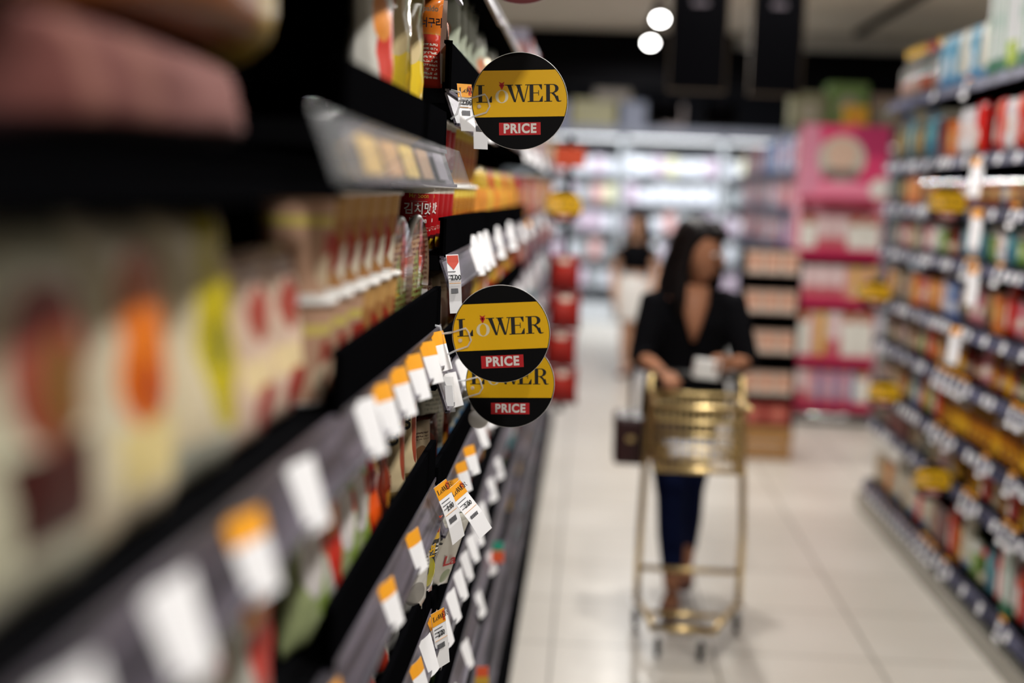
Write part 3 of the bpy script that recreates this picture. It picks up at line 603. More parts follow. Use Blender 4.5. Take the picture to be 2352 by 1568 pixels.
# ------------------------------------------------------------------ round price signs
def sign_disc(D_=.16, dark=False):
    r = D_/2; t = thing('price_sign', '', 'sign')
    m = MB(); m.lathe([(.001, 0), (r, 0), (r, .0012), (.001, .0012)], 72)
    me = m.mesh('disc', [mat('sign_darkred', h('#5a1216'), .4) if dark else mat('sign_black', (.004, .004, .0045), .45, spec=.12)]); me.transform(Matrix.Rotation(PI/2, 4, 'X')); dd = bpy.data.objects.new('disc', me); C.objects.link(dd); dd.parent = t
    m = MB(); m.tube([(r*math.cos(2*PI*k/72), -.0006, r*math.sin(2*PI*k/72)) for k in range(72)], .0006, 6, closed=True); m.obj('white_rim', mat('sign_rim', h('#d8d4d0'), .4), t, True)
    y = -.0016
    if not dark:
        a, b = r*.635, -r*.325
        pts = []
        for k in range(25):
            z = b+(a-b)*k/24; pts.append((math.sqrt(max(0, (r*.985)**2-z*z)), z))
        poly = [(x, y, z) for x, z in pts] + [(-x, y, z) for x, z in reversed(pts)]
        m = MB(); m.add(poly, [list(range(len(poly)))]); m.obj('yellow_band', YEL, t)
        cap = r*.36; m = MB()
        for g, gx in WORD: glyphs(m, g, -r*.9+gx*cap, -r*.02, cap, 0, y-.0003)
        m.obj('lettering', INK, t)
        m = MB(); glyphs(m, G_O, -r*.9+1.1*cap, -r*.03, cap, 0, y-.0003); m.obj('white_letter', mat('print_offwhite', h('#e6dcc0'), .5), t)
        m = MB(); glyphs(m, ARROW, -r*.9+1.48*cap, r*.235, cap*1.0, 0, y-.0005); m.obj('red_arrow', REDP, t)
        pw, ph = r*.435, r*.13
        m = MB(); m.add([(-pw, y, -r*.57-ph), (pw, y, -r*.57-ph), (pw, y, -r*.57+ph), (-pw, y, -r*.57+ph)], [[0, 1, 2, 3]]); pp = m.obj('red_panel', REDP, t)
        text_obj('lettering', 'PRICE', r*.262, WP, pp, at_front(.0, y-.0004, -r*.573), .92, r*.011, space=1.14)
    # clear plastic hook that grips the price rail
    m = MB(); xh = -r*.87
    loop = [(xh-.012, -.004, .006), (xh+.012, -.004, .012), (xh+.016, -.004, .006), (xh+.02, -.004, -.008), (xh+.014, -.004, -.018), (xh-.006, -.004, -.024), (xh-.02, -.004, -.03)]
    m.tube(loop, .0016, 8); m.tube([(xh-.012, -.004, .006), (xh-.028, .0, .004), (xh-.036, .0, -.02), (xh-.046, 0, -.028)], .002, 8); m.tube([(xh-.028, 0, .004), (xh-.03, 0, .016), (xh-.045, 0, .02)], .002, 8)
    m.ell((xh+.002, -.003, -.008), (.0035, .0025, .0035)); m.obj('clear_hook', mat('clear_hook_plastic', (.85, .87, .9), .12, alpha=.45, coat=.6), t, True)
    return t
s0 = sign_disc()
spec = [  # x, y, z, yaw, roll, scale, label
 ((-.1245, 2.4, 1.8355), 0, .05, 1.0, 'round black and yellow price sign, highest of the sharp ones'),
 ((-.136, 2.32, 1.4525), .03, .082, 1.0, 'round black and yellow price sign overlapping another round sign'),
 ((-.1295, 2.54, 1.341), 0, .044, 1.0, 'round price sign half hidden behind the sharp one before it'),
 ((-.112, 6.2, 1.62), 0, 0, 1.0, 'small blurred round price sign on the noodle shelves, farthest one'),
]
for k, (loc, yaw, roll, sc, lab) in enumerate(spec):
    o = s0 if k == 0 else dup(s0)
    o.location = loc; o.rotation_euler = (0, -roll*1.0, yaw); o.scale = (sc,)*3; tag(o, lab, 'sign', 'round price signs')
for k, (loc, lab) in enumerate([((1.5, 6.1, 1.692), 'blurred round price sign highest on the grocery shelves across the aisle'), ((1.5, 7.47, 1.218), 'blurred round price sign beside the pink display stand'),
                                ((1.5, 7.1, .745), 'blurred round price sign at knee height on the far grocery bay'), ((1.5, 6.03, .523), 'blurred round price sign lowest on the grocery shelves')]):
    o = dup(s0); o.location = loc; o.rotation_euler = (0, 0, 0); o.scale = (-1, 1, 1)
    o.scale = (1, 1, 1); tag(o, lab, 'sign', 'round price signs')
sd = sign_disc(.168, True); sd.location = (-.118, 2.2, 2.053); tag(sd, 'dark red round sign cut off by the top edge', 'sign', 'round price signs')

# ------------------------------------------------------------------ price tags
def tag_plain(w=.07, hh=.062, head=.34, orange=True):
    m = MB(); n = 4
    for i in range(n):                                        # slightly bowed sheet, 0.6 mm thick
        for q, (z0, z1, mi) in enumerate(((0, hh*(1-head), 0), (hh*(1-head), hh, 1 if orange else 0))):
            x0, x1 = -w/2+w*i/n, -w/2+w*(i+1)/n
            f = lambda x: -.004*math.cos(x/w*PI)
            a = [(x0, f(x0), z0), (x1, f(x1), z0), (x1, f(x1), z1), (x0, f(x0), z1)]
            b = [(p[0], p[1]+.0006, p[2]) for p in a]
            m.add(a, [[0, 1, 2, 3]], mi); m.add(b, [[3, 2, 1, 0]], 0)
    return m.mesh('price_tag', [PAPER, ORNG])
TAGM = {True: tag_plain(), False: tag_plain(orange=False), 'r': tag_plain(.05, .075, .2), 'rw': tag_plain(.045, .04, .1, False)}
TC = {}
def ptag(kind, x, y, z, rz, tilt, row, group, label=None, sc=1, name='price_tag'):
    o = bpy.data.objects.new(name, TAGM[kind]); C.objects.link(o); o.location = (x, y, z); o.rotation_euler = (tilt, 0, rz); o.scale = (sc,)*3 if not isinstance(sc, tuple) else sc
    tag(o, label, 'price tag', group)
    if not label: COUNT.setdefault(('white price tag' if kind in (False, 'rw') else 'orange and white price tag', row), []).append(o)
    return o
GT = 'price tags on the noodle shelf rails'; TL = -.30; YW = L_-.2
def lrail(z, ys, row, kinds=None, dz=-.066, sc=1, dx=.026, yaw=YW):
    for k, y in enumerate(ys): ptag((kinds[k] if kinds else True), XL+dx, y, z+dz, yaw+random.uniform(-.05, .05), TL, row, GT, sc=sc)
lrail(1.457, [.64, .81, .985, 1.19], 'on the nearest blurred rail', [False, False, True, False])
lrail(1.457, [1.53, 1.66, 1.81, 1.96, 2.13, 2.29], 'on rail by overlapping signs', [False, True, True, True, True, True], sc=(1, 1, 1.05), yaw=L_-.32)
lrail(1.192, [1.37, 1.76, 2.03], 'on the rail below the cream pouches')
lrail(.96, [2.13, 2.38], 'on the lowest rail in view')
lrail(.96, [1.9, 2.25], 'on the lowest rail in view', [False, False])
lrail(1.852, [2.75, 3.1], 'on the high rail behind the first sign', [False]*2, sc=(.7, 1, 1.2), yaw=L_-.3)
lrail(1.572, [2.98, 3.15, 3.33, 3.75, 4.3], 'on the rail under the noodle cups', [False]*5, sc=(1, 1, 1.4), yaw=L_-.3)
lrail(1.365, [2.5, 2.72], 'on the rail behind the second sign', [False, False], yaw=L_-.4)
lrail(1.146, [2.62, 2.8, 2.98, 3.3, 3.6], 'on the rail under the lowest round sign', [True, True, True, False, False], yaw=L_-.35)
lrail(.91, [2.55, 2.7, 2.85, 3.0, 3.15, 3.3, 3.5, 3.8, 4.1], 'on the rail under the leaning white pouch', [False]*9, yaw=L_-.2)
lrail(.68, [2.5, 2.8, 3.1, 3.5, 3.9], 'on the sixth rail of the far noodle bays', [False]*5, yaw=L_-.2)
for zi, z in enumerate([2.13, 1.852, 1.572, 1.365, 1.146]):
    lrail(z, [5.0, 5.6, 6.3, 7.2], 'on %s rail of distant noodle bays' % ['topmost', 'second', 'third', 'fourth', 'fifth'][zi], [False, zi % 2 == 0, False, False])
for k, (y, c) in enumerate(((1.5, '#c9a24a'), (1.66, '#b98a52'), (1.82, '#d0b058'), (1.99, '#a8886a'), (2.2, '#85808c'))):
    o = MB().box((0, 0, 0), (.0012, .13, .042)).obj('rail_card', mat('card'+c, h(c), .5)); o.location = (XL+.0175, y, 1.719); o.rotation_euler = (0, -.35, 0)
    tag(o, ['yellow', 'tan', 'bright yellow', 'brown', 'lilac-grey'][k]+' card in the clear strip under the high black lip', 'card', 'cards in the clear strip')
# the two long sharp tags hanging out under the lips, and the one with the red badge
def long_tag(lab, loc, rz, tilt, segs, orange=True, w=.05, roll=0):
    t = thing('hanging_price_tag', lab, 'price tag', loc, rz, GT); t.rotation_euler = (tilt, roll, rz)
    m = MB(); z = 0; y = 0; n = len(segs)
    for k, (dz, dy) in enumerate(segs):
        a = [(-w/2, y, z), (w/2, y, z), (w/2, y+dy, z-dz), (-w/2, y+dy, z-dz)]
        m.add(a, [[3, 2, 1, 0]], 0); m.add([(p[0], p[1]+.0005, p[2]) for p in a], [[0, 1, 2, 3]], 0); z -= dz; y += dy
    m.obj('paper', PAPER, t)
    hd = .024; dz, dy = segs[0]; s = dy/dz
    if orange:
        m = MB(); m.add([(-w/2, -.0005+s*.0, 0), (w/2, -.0005, 0), (w/2, -.0005+s*hd, -hd), (-w/2, -.0005+s*hd, -hd)], [[3, 2, 1, 0]]); ho = m.obj('orange_header', ORNG, t)
        m = MB(); c = .0085
        for g, gx in WORD: glyphs(m, g, -w/2+.003+gx*c*.95, -.0155, c, 0, 0)
        glyphs(m, G_O, -w/2+.003+1.1*c*.95, -.0155, c, 0, 0)
        for i, v in enumerate(m.v): m.v[i] = (v[0], -.001+s*-v[2], v[2])
        m.obj('lettering', INK, ho)
        text_obj('lettering', 'PRICE', .0085, REDP, ho, at_front(w/2-.0035, -.001+s*.012, -.012, PI/2), .8, .0002)
    # small print: product line, price and bar code
    m = MB(); zz = -.03
    tot = sum(q[0] for q in segs)
    def yy(z):
        a = 0; b = 0
        for dz, dy in segs:
            if -z <= a+dz: return b+dy*(-z-a)/dz
            a += dz; b += dy
        return b
    for k in range(3): m.box((-.004, yy(zz-.006*k)-.0007, zz-.006*k), (w*.62, .0002, .0013))
    z2 = -min(tot*.62, .075)
    for k in range(16): m.box((-w*.32+k*w*.036, yy(z2)-.0007, z2), (.0005+.0004*(k*7 % 3), .0002, .009))
    m.obj('printed_lines', INKG, t)
    m = MB(); z3 = -min(tot*.5, .058); m.box((0, yy(z3)-.0007, z3), (w*.9, .0002, .0006)); m.obj('orange_rule', ORNG, t)
    text_obj('price_print', '2.00', .012, INK, t, at_front(.002, yy(z3+.008)-.0008, z3+.009), .9, .0003)
    return t
long_tag('long white tag with orange header, left one of the pair below the signs', (XL+.022, 2.31, 1.2), 1.05, -.2, [(.04, -.004), (.035, .0), (.03, .004)], w=.036, roll=-.3)
long_tag('long crumpled white tag with orange header beside another hanging tag', (XL+.035, 2.42, 1.175), .95, -.25, [(.03, -.006), (.035, -.012), (.035, -.004)], w=.036, roll=-.42)
long_tag('curled white tag with orange header on the lowest rail in view', (XL+.02, 2.36, .968), 1.0, -.1, [(.05, .0), (.05, .004)], w=.036, roll=-.14)
long_tag('long white tag with red heart-shaped badge hanging under the noodle cups', (XL+.02, 2.41, 1.575), .38, -.25, [(.045, -.003), (.035, .008), (.02, .002)], orange=False, w=.022, roll=-.06)
for o in C.objects:
    if o.name.startswith('hanging_price_tag') and 'heart' in o.get('label', ''):
        m = MB(); m.add([(-.01, -.0015, -.002), (-.01, -.0015, -.014), (0, -.0022, -.027), (.01, -.0015, -.014), (.01, -.0015, -.002)], [[0, 1, 2, 3, 4]]); m.obj('red_badge', mat('badge_red', h('#d24a34'), .5), o)
long_tag('white tag with orange top hanging beside the first round sign', (XL+.03, 2.42, 1.862), .42, -.3, [(.04, -.002), (.045, -.004)], w=.026)
long_tag('plain white tag hanging behind the orange-topped one by the first sign', (XL+.05, 2.5, 1.85), .45, -.1, [(.05, -.004), (.045, -.002)], orange=False, w=.026)
# clear card holder and clear edge strip
m = MB()
m.box((0, 0, -.03), (.03, .0015, .062)); m.box((.004, -.004, -.033), (.014, .0008, .036), mi=1)
o = m.obj('card_holder', [CLEAR, PAPER]); o.location = (XL+.012, 2.44, 1.36); o.rotation_euler = (-.3, 0, .45); tag(o, 'clear plastic card holder clipped beside the overlapping round signs', 'card holder')
o = MB().box((0, 0, -.03), (.0015, 1.27, .062)).obj('clear_edge_strip', CLEAR); o.location = (XL+.028, 1.76, 1.748); o.rotation_euler = (0, -.35, 0); tag(o, 'clear plastic strip on the high rail beside the red cups', 'strip')
m = MB(); m.ell((0, 0, 0), (.02, .003, .02)); m.box((0, 0, .022), (.03, .004, .014), 1); o = m.obj('shelf_talker', [WHITE, PAPER], None, True); o.location = (XL+.06, 2.62, 1.262); tag(o, 'small rounded white shelf talker under the lowest round sign', 'shelf talker')
for x, y, z, c1, c2, lab in [(-.215, 3.9, .67, '#1b9a80', '#e0582c', 'teal and orange shelf talker low beside the aisle floor'), (-.215, 3.4, .48, '#e0582c', '#c8a030', 'orange shelf talker low beside the aisle floor')]:
    t = thing('shelf_talker', lab, 'shelf talker', (x, y, z), .3, 'shelf talkers low on the noodle shelves')
    MB().box((0, 0, .022), (.03, .002, .026)).obj('upper_card', mat('talker'+c1, h(c1), .5), t); MB().box((0, 0, -.008), (.035, .002, .034)).obj('lower_card', mat('talker'+c2, h(c2), .5), t)
# tags across the aisle
GU = 'price tags on the grocery shelf rails'
rs = random.Random(3)
for ri, z in enumerate(ZR):
    y = 7.75
    while y > 4.9:
        big = (y < 6.05 and rs.random() < .3) or (6.1 < y < 6.5 and rs.random() < .7) or ri == 8 and y > 6.3
        if ri == 0 and rs.random() < .6: y -= .3; continue
        ptag('r' if big else 'rw', XR-.02, y, z-(.078 if big else .05), R_+(.1 if big else 0), -.28, 'on the %s grocery rail' % ['top', 'second', 'third', 'fourth', 'fifth', 'sixth', 'seventh', 'eighth', 'bottom'][ri], GU, sc=(1.25 if big and y < 6.6 else 1))
        y -= .11 if big else (.1 if rs.random() < .4 else .25)
for y, z in ((5.95, 1.9), (5.9, 1.69), (5.88, 1.46), (6.1, 1.19)):
    ptag('r', XR-.035, y, z-.17, R_+.5, -.1, 'hanging long below the rails beside the yellow sign', GU, sc=(1.3, 1, 2.1))

# ------------------------------------------------------------------ red clip strip at the noodle shelves
rb = thing('clip_strip', 'hanging strip of red bags with a white card, on noodle shelves', 'hanging strip', (-.1, 6.6, 0))
MB().box((0, .006, 1.3), (.03, .003, 1.28)).obj('strip', BLK, rb)
m = MB(); m.box((-.08, .01, 1.9), (.18, .006, .012)); m.box((-.08, .01, 1.14), (.18, .006, .012)); m.obj('bracket', BLKM, rb)
MB().box((0, -.0, 1.845), (.14, .01, .09)).obj('header_card', mat('header_redorange', h('#b5401c'), .5), rb)
redm = art('pack_hangred', '#8c120a', [('e', .5, .62, .3, .18, '#b0281a'), ('e', .5, .85, .2, .08, '#d9c2b0'), ('r', .5, .1, .5, .1, '#6a0a08')], rough=.4)
rme = pouch_mesh('hangred', .15, .17, .05, redm, 4)
for k in range(4):
    o = bpy.data.objects.new('crisp_bag', rme); C.objects.link(o); o.location = (-.1+.006*(-1)**k, 6.578, .70+k*.175); o.rotation_euler = (0, 0, .1*(-1)**k)
    tag(o, '%s red bag from the bottom on the hanging strip' % ORD[k] if k else 'lowest red bag on the hanging strip', 'bag', 'red bags on the hanging strip')

# ------------------------------------------------------------------ people
def remesh(o, vox=.008, sm=2):
    a = o.modifiers.new('remesh', 'REMESH'); a.mode = 'VOXEL'; a.voxel_size = vox; a.use_smooth_shade = True
    b = o.modifiers.new('smooth', 'SMOOTH'); b.iterations = sm; b.factor = .5
    return o
SKIN = mat('skin', h('#a06e52'), .55, spec=.3); JEANS = mat('dark_blue_denim', h('#0b1330'), .85, spec=.1); TOPB = mat('black_knit', (.004, .004, .005), .9, spec=.05); HAIR = mat('black_hair', (.006, .004, .004), .55, spec=.15)
SHOE = mat('brown_leather', h('#4a1e16'), .5)
def V(*a): return Vector(a)
def hand(b, wrist, d, palm_n, curl=.6, s=1.0, thumb_side=1, n=7):
    """palm, four unequal bent fingers and a thumb leaving the side of the palm"""
    d = d.normalized(); pn = (palm_n-d*palm_n.dot(d)).normalized(); sd = d.cross(pn)*thumb_side
    w = wrist; m = w+d*.045*s; e = w+d*.085*s
    for q in (-.022, -.007, .008, .022): b.tube([w+sd*q*.7*s, m+sd*q*s, e+sd*q*s], [.013*s, .0145*s, .0125*s], n)
    for k, (q, ln) in enumerate(((.027, .068), (.009, .077), (-.009, .072), (-.026, .056))):
        p = e+sd*q*s; pts = [p]; a = 0
        for j, f in enumerate((.45, .3, .25)):
            a += curl*(.75 if j == 0 else 1.0); v = d*math.cos(a)+pn*math.sin(a); p = p+v*ln*f*s; pts.append(p)
        b.tube(pts, [.0095*s, .0088*s, .008*s, .0062*s], n)
    p = w+d*.025*s+sd*.024*s; v = (d*.6+sd*.75+pn*.25).normalized(); q = p+v*.035*s; v2 = (d*.85+sd*.1+pn*.6).normalized()
    b.tube([p, q, q+v2*.026*s, q+v2*.045*s], [.013*s, .011*s, .0095*s, .0075*s], n)
def head_mesh(b, c, f, s=1.0):
    """c centre, f facing direction (horizontal-ish)"""
    f = f.normalized(); r = f.cross(V(0, 0, 1)).normalized(); u = r.cross(f)
    def P(x, y, z): return c+r*x*s+f*y*s+u*z*s
    b.tube([P(0, -.005, .115), P(0, -.008, .1), P(0, -.008, .06), P(0, -.002, .01), P(0, .012, -.04), P(0, .022, -.08), P(0, .03, -.11)],
           [(.02, .025), (.052, .065), (.073, .09), (.074, .092), (.064, .078), (.047, .052), (.02, .025)], 18)
    b.tube([P(0, .088, .01), P(0, .103, -.018), P(0, .108, -.03)], [.007, .011, .013], 8)            # nose
    b.tube([P(-.02, .083, -.058), P(0, .092, -.057), P(.02, .083, -.058)], [.004, .0085, .004], 6)  # mouth
    for e in (-1, 1):
        b.ell(P(e*.078, -.005, -.005), (.012, .016, .028)); b.tube([P(e*.015, .088, .022), P(e*.04, .08, .022)], [.007, .006], 6)
    return P
def person(name, lab, J, f, clothes, skin=SKIN, s=1.0):
    t = thing(name, lab, 'person', (J['hip'].x, J['hip'].y, 0)); inv = Matrix.Translation(-t.location)
    b = MB(); P = head_mesh(b, J['head'], f, s)
    b.tube([J['head']-V(0, 0, .05), J['neck'], J['neck']-V(0, 0, .05)], [.05, .05, .058], 14)
    b.tube([J['neck']-V(0, 0, .03), J['chest']+V(0, 0, .09), J['chest'], J['waist'], J['hip'], J['hip']-V(0, 0, .09)], [(.06, .055), (.145, .075), (.15, .1), (.118, .085), (.155, .105), (.12, .09)], 20)
    for q in 'lr':
        b.tube([J['sh'+q], (J['sh'+q]+J['el'+q])/2, J['el'+q], (J['el'+q]+J['wr'+q])/2, J['wr'+q]], [.05, .044, .037, .034, .024], 12)
        b.tube([J['th'+q], (J['th'+q]+J['kn'+q])/2, J['kn'+q], J['kn'+q]*.6+J['an'+q]*.4, J['an'+q]], [.082, .073, .052, .052, .032], 14)
        a = J['an'+q]; fd = J.get('foot', f); fd = V(fd.x, fd.y, 0).normalized(); b.tube([a-fd*.03+V(0, 0, -.03), a+fd*.05-V(0, 0, .045), a+fd*.12-V(0, 0, .06), a+fd*.165-V(0, 0, .064)], [.03, (.036, .026), (.04, .018), (.03, .012)], 12)
        hand(b, J['wr'+q], J['hd'+q], J['pn'+q], J.get('curl', .6), 1, 1 if q == 'l' else -1)
    for i, v in enumerate(b.v): b.v[i] = tuple(Vector(v)-t.location)
    remesh(b.obj('body', skin, t, True), .006, 2)
    e = MB()
    for k in (-1, 1):
        p = P(k*.03, .083, .006)-t.location; e.ell(p, (.011, .009, .007), 0, 10, 6); q = p+f.normalized()*.006; e.ell(q, (.005, .005, .005), 1, 8, 6)
    e.obj('eyes', [WHITE, INK], t, True)
    for nm, fn, m in clothes:
        b = MB(); fn(b, J, P)
        for i, v in enumerate(b.v): b.v[i] = tuple(Vector(v)-t.location)
        remesh(b.obj(nm, m, t, True), .009, 3)
    return t
def top_fn(sl=1.0):
    def fn(b, J, P):
        b.tube([J['chest']+V(0, 0, .115), J['chest']+V(0, 0, .095), J['chest'], J['waist'], J['hip'], J['hip']-V(0, 0, .1)], [(.09, .06), (.16, .085), (.17, .125), (.145, .115), (.18, .13), (.185, .135)], 22)
        for q in 'lr':
            e = J['el'+q]; w = J['wr'+q]; e2 = e+(w-e)*.25*sl
            b.tube([J['sh'+q]+(J['chest']-J['sh'+q])*.3+V(0, 0, .02), J['sh'+q], (J['sh'+q]+e)/2, e, e2], [.066, .07, .062, .054, .048], 12)
    return fn
def jeans_fn(b, J, P):
    b.tube([J['hip']+V(0, 0, .06), J['hip'], J['hip']-V(0, 0, .1)], [(.14, .1), (.165, .118), (.15, .11)], 20)
    for q in 'lr': b.tube([J['th'+q]+V(0, 0, .02), (J['th'+q]+J['kn'+q])/2, J['kn'+q], J['kn'+q]*.6+J['an'+q]*.4, J['kn'+q]*.1+J['an'+q]*.9+V(0, 0, .03)], [.092, .082, .062, .058, .043], 14)
def shoes_fn(b, J, P):
    for q in 'lr':
        a = J['an'+q]; fd = J['foot'].normalized()
        b.tube([a-fd*.045+V(0, 0, -.04), a+fd*.0-V(0, 0, .045), a+fd*.06-V(0, 0, .054), a+fd*.13-V(0, 0, .064), a+fd*.185-V(0, 0, .068)], [(.03, .03), (.038, .032), (.042, .026), (.044, .02), (.03, .012)], 14)
def hair_fn(b, J, P):
    b.tube([P(0, -.02, .135), P(0, -.022, .118), P(0, -.03, .07), P(0, -.045, .01), P(0, -.06, -.06), P(0, -.065, -.14), P(0, -.06, -.24), P(0, -.05, -.32)], [(.03, .03), (.075, .085), (.093, .098), (.096, .085), (.1, .062), (.11, .05), (.1, .04), (.05, .02)], 18)
    b.tube([P(-.02, .03, .118), P(-.065, .03, .085), P(-.09, .01, .02), P(-.1, .01, -.08), P(-.1, .0, -.18), P(-.09, .0, -.27)], [.03, .028, .026, .036, .036, .015], 10)
    b.tube([P(.02, .03, .118), P(.065, .03, .085), P(.088, .0, .02), P(.095, -.02, -.08), P(.1, -.01, -.18), P(.09, .0, -.26)], [.03, .028, .022, .03, .03, .014], 10)
    b.tube([P(-.05, .06, .085), P(-.01, .075, .09), P(.05, .06, .085)], [.022, .024, .022], 8)
J = dict(head=V(.455, 5.74, 1.462), neck=V(.44, 5.79, 1.35), chest=V(.435, 5.81, 1.2), waist=V(.43, 5.85, 1.03), hip=V(.425, 5.88, .87),
         shl=V(.285, 5.8, 1.25), shr=V(.59, 5.79, 1.255), ell=V(.235, 5.73, 1.03), elr=V(.655, 5.72, 1.03), wrl=V(.305, 5.545, 1.0), wrr=V(.575, 5.56, 1.04),
         hdl=V(.35, -1, -.05), hdr=V(-.75, -.6, .1), pnl=V(0, -.1, -1), pnr=V(-.2, -1, 0),
         thl=V(.36, 5.87, .8), thr=V(.49, 5.89, .8), knl=V(.385, 5.74, .46), knr=V(.47, 5.9, .47), anl=V(.40, 5.66, .1), anr=V(.475, 5.98, .13), foot=V(-.12, -1, 0), curl=.75)
fdir = V(.8, -.62, -.1)
def vneck(b, J, P):
    b.tube([J['chest']+V(0, -.1, .1), J['chest']+V(0, -.118, .02)], [.028, .012], 8)
person('person', 'person with long black hair and black top pushing a gold cart', J, fdir,
       [('black_top', top_fn(), TOPB), ('jeans', jeans_fn, JEANS), ('shoes', shoes_fn, SHOE), ('hair', hair_fn, HAIR)])
# open neckline skin belongs to the body: added as its own small part
nk = MB(); nk.tube([(.0, -.13, .50), (.0, -.165, .44), (0, -.187, .36), (0, -.19, .29)], [(.06, .035), (.055, .03), (.032, .024), (.008, .012)], 12)
o = nk.obj('neckline_skin', SKIN, [x for x in C.objects if x.name == 'person'][0], True); o.location = (.012, -.0, .87-.05)
# white box in the raised hand
o = MB().box((0, 0, 0), (.1, .03, .075)).obj('white_box', [WHITE], None, False, .004); o.location = (.475, 5.46, 1.03); o.rotation_euler = (.1, .1, .25); tag(o, 'small white box held in the hand over the cart handle', 'box')
# shoulder bag
hb = thing('handbag', 'dark maroon handbag hanging at the side behind the gold cart', 'handbag', (.205, 5.8, .59))
BAGM = mat('maroon_leather', h('#2c0a0c'), .4)
m = MB(); m.box((0, 0, .1), (.13, .22, .19)); o = m.obj('bag_body', BAGM, hb, False, .018)
m = MB(); m.box((0, 0, .165), (.136, .225, .075)); m.obj('flap', BAGM, hb, False, .02)
m = MB(); m.box((-.0, -.115, .115), (.03, .006, .02)); m.obj('clasp', GOLD, hb)
m = MB(); m.tube([(0, -.09, .19), (.0, -.07, .35), (.02, -.03, .55), (.045, 0, .665), (.02, .04, .55), (0, .08, .35), (0, .09, .19)], .006, 8); m.obj('strap', BAGM, hb, True)
# second shopper far down the aisle
J2 = dict(head=V(.45, 13.2, 1.4), neck=V(.45, 13.2, 1.29), chest=V(.45, 13.2, 1.14), waist=V(.45, 13.2, .98), hip=V(.44, 13.2, .83),
          shl=V(.31, 13.2, 1.19), shr=V(.59, 13.2, 1.19), ell=V(.25, 13.2, .95), elr=V(.64, 13.15, .96), wrl=V(.26, 13.1, .74), wrr=V(.6, 13.0, .8), hdl=V(.1, -.2, -1), hdr=V(-.2, -.6, -.5), pnl=V(1, 0, 0), pnr=V(-1, 0, 0),
          thl=V(.38, 13.2, .76), thr=V(.51, 13.2, .76), knl=V(.385, 13.15, .43), knr=V(.47, 13.25, .43), anl=V(.39, 13.15, .09), anr=V(.46, 13.3, .09), foot=V(-.3, -1, 0), curl=.3)
def skirt(b, J, P): b.tube([J['hip']+V(0, 0, .12), J['hip'], J['hip']-V(0, 0, .14), J['hip']-V(0, 0, .3)], [(.125, .09), (.17, .12), (.19, .14), (.2, .15)], 18)
person('person', 'person in black top and white skirt far down the aisle', J2, V(-.6, -.8, 0), [('black_top', lambda b, J, P: (b.tube([J['chest']+V(0, 0, .11), J['chest'], J['waist']], [(.13, .07), (.165, .115), (.14, .105)], 20), b.tube([J['shl'], J['shl']*.6+J['ell']*.4], [.06, .055], 10), b.tube([J['shr'], J['shr']*.6+J['elr']*.4], [.06, .055], 10)), TOPB),
       ('white_skirt', skirt, WHITE), ('shoes', shoes_fn, SHOE), ('hair', hair_fn, HAIR)], mat('skin_light', h('#c99a7c'), .5))

# ------------------------------------------------------------------ gold shopping cart
ct = thing('shopping_cart', 'gold wire shopping cart pushed by the woman in black', 'shopping cart', (.44, 5.3, 0))
def cp(x, y, z): return V(x-.44, y-5.3, z)
yr, yf = 5.45, 5.1
for e, xa, xb in ((-1, .25, .265), (1, .645, .62)):
    m = MB(); m.tube([cp(xa, yr, .1), cp(xa+.001, yr, .4), cp(xb, yr, .9), cp(xb, yr+.02, .97), cp(xb-.006*e, yr+.05, 1.0)], .0135, 10); m.obj('frame_post', GOLD, ct, True)
    m = MB(); xf = .3 if e < 0 else .52; m.tube([cp(xa, yr, .12), cp(xa+(xf-xa)*.5, 5.27, .115), cp(xf, yf, .11)], .012, 8); m.obj('base_rail', GOLD, ct, True)
    m = MB(); m.tube([cp(xb, yr, .9), cp(xb-.01*e, yf-.0, .935)], .008, 8); m.tube([cp(xb, yr, .7), cp(xb-.02*e, yf, .7)], .008, 8); m.obj('side_rail', GOLD, ct, True)
m = MB(); m.tube([cp(.262, yr+.05, 1.0), cp(.622, yr+.05, 1.0)], .015, 12); m.obj('handle', mat('handle_black', (.02, .02, .02), .4), ct, True)
m = MB()
m.tube([cp(.285, yf, .11), cp(.535, yf, .11)], .013, 10); m.obj('front_bar', GOLD, ct, True)
m = MB(); m.tube([cp(.29, 5.27, .115), cp(.56, 5.27, .115)], .01, 8); m.obj('middle_bar', GOLD, ct, True)
m = MB(); m.tube([cp(.25, yr, .24), cp(.645, yr, .24)], .011, 8); m.obj('rear_bar', GOLD, ct, True)
# basket: rims, uprights and rings of wire
m = MB()
x0, x1 = .27, .595
for z, ins_, r in ((.93, 0, .012), (.875, .004, .005), (.83, .007, .005), (.78, .01, .005), (.74, .012, .005), (.7, .015, .011)):
    a, b, c, d = x0+ins_, x1-ins_, yf+ins_, yr-ins_-.01
    m.tube([cp(a, c, z), cp(b, c, z), cp(b, d, z), cp(a, d, z)], r, 8, closed=True)
n = 13
for k in range(n+1):
    f = k/n; x = x0+(x1-x0)*f; xx = x0+.015+(x1-x0-.03)*f
    m.tube([cp(x, yf, .93), cp(xx, yf+.015, .7)], .0019, 5); m.tube([cp(x, yr-.01, .93), cp(xx, yr-.025, .7)], .0019, 5)
    m.tube([cp(xx, yf+.015, .7), cp(xx, yr-.025, .7)], .0019, 5)
for k in range(13):
    f = k/12; y = yf+(yr-.01-yf)*f; yy = yf+.015+(yr-yf-.04)*f
    m.tube([cp(x0, y, .93), cp(x0+.015, yy, .7)], .0019, 5); m.tube([cp(x1, y, .93), cp(x1-.015, yy, .7)], .0019, 5)
m.obj('wire_basket', GOLD, ct, True)
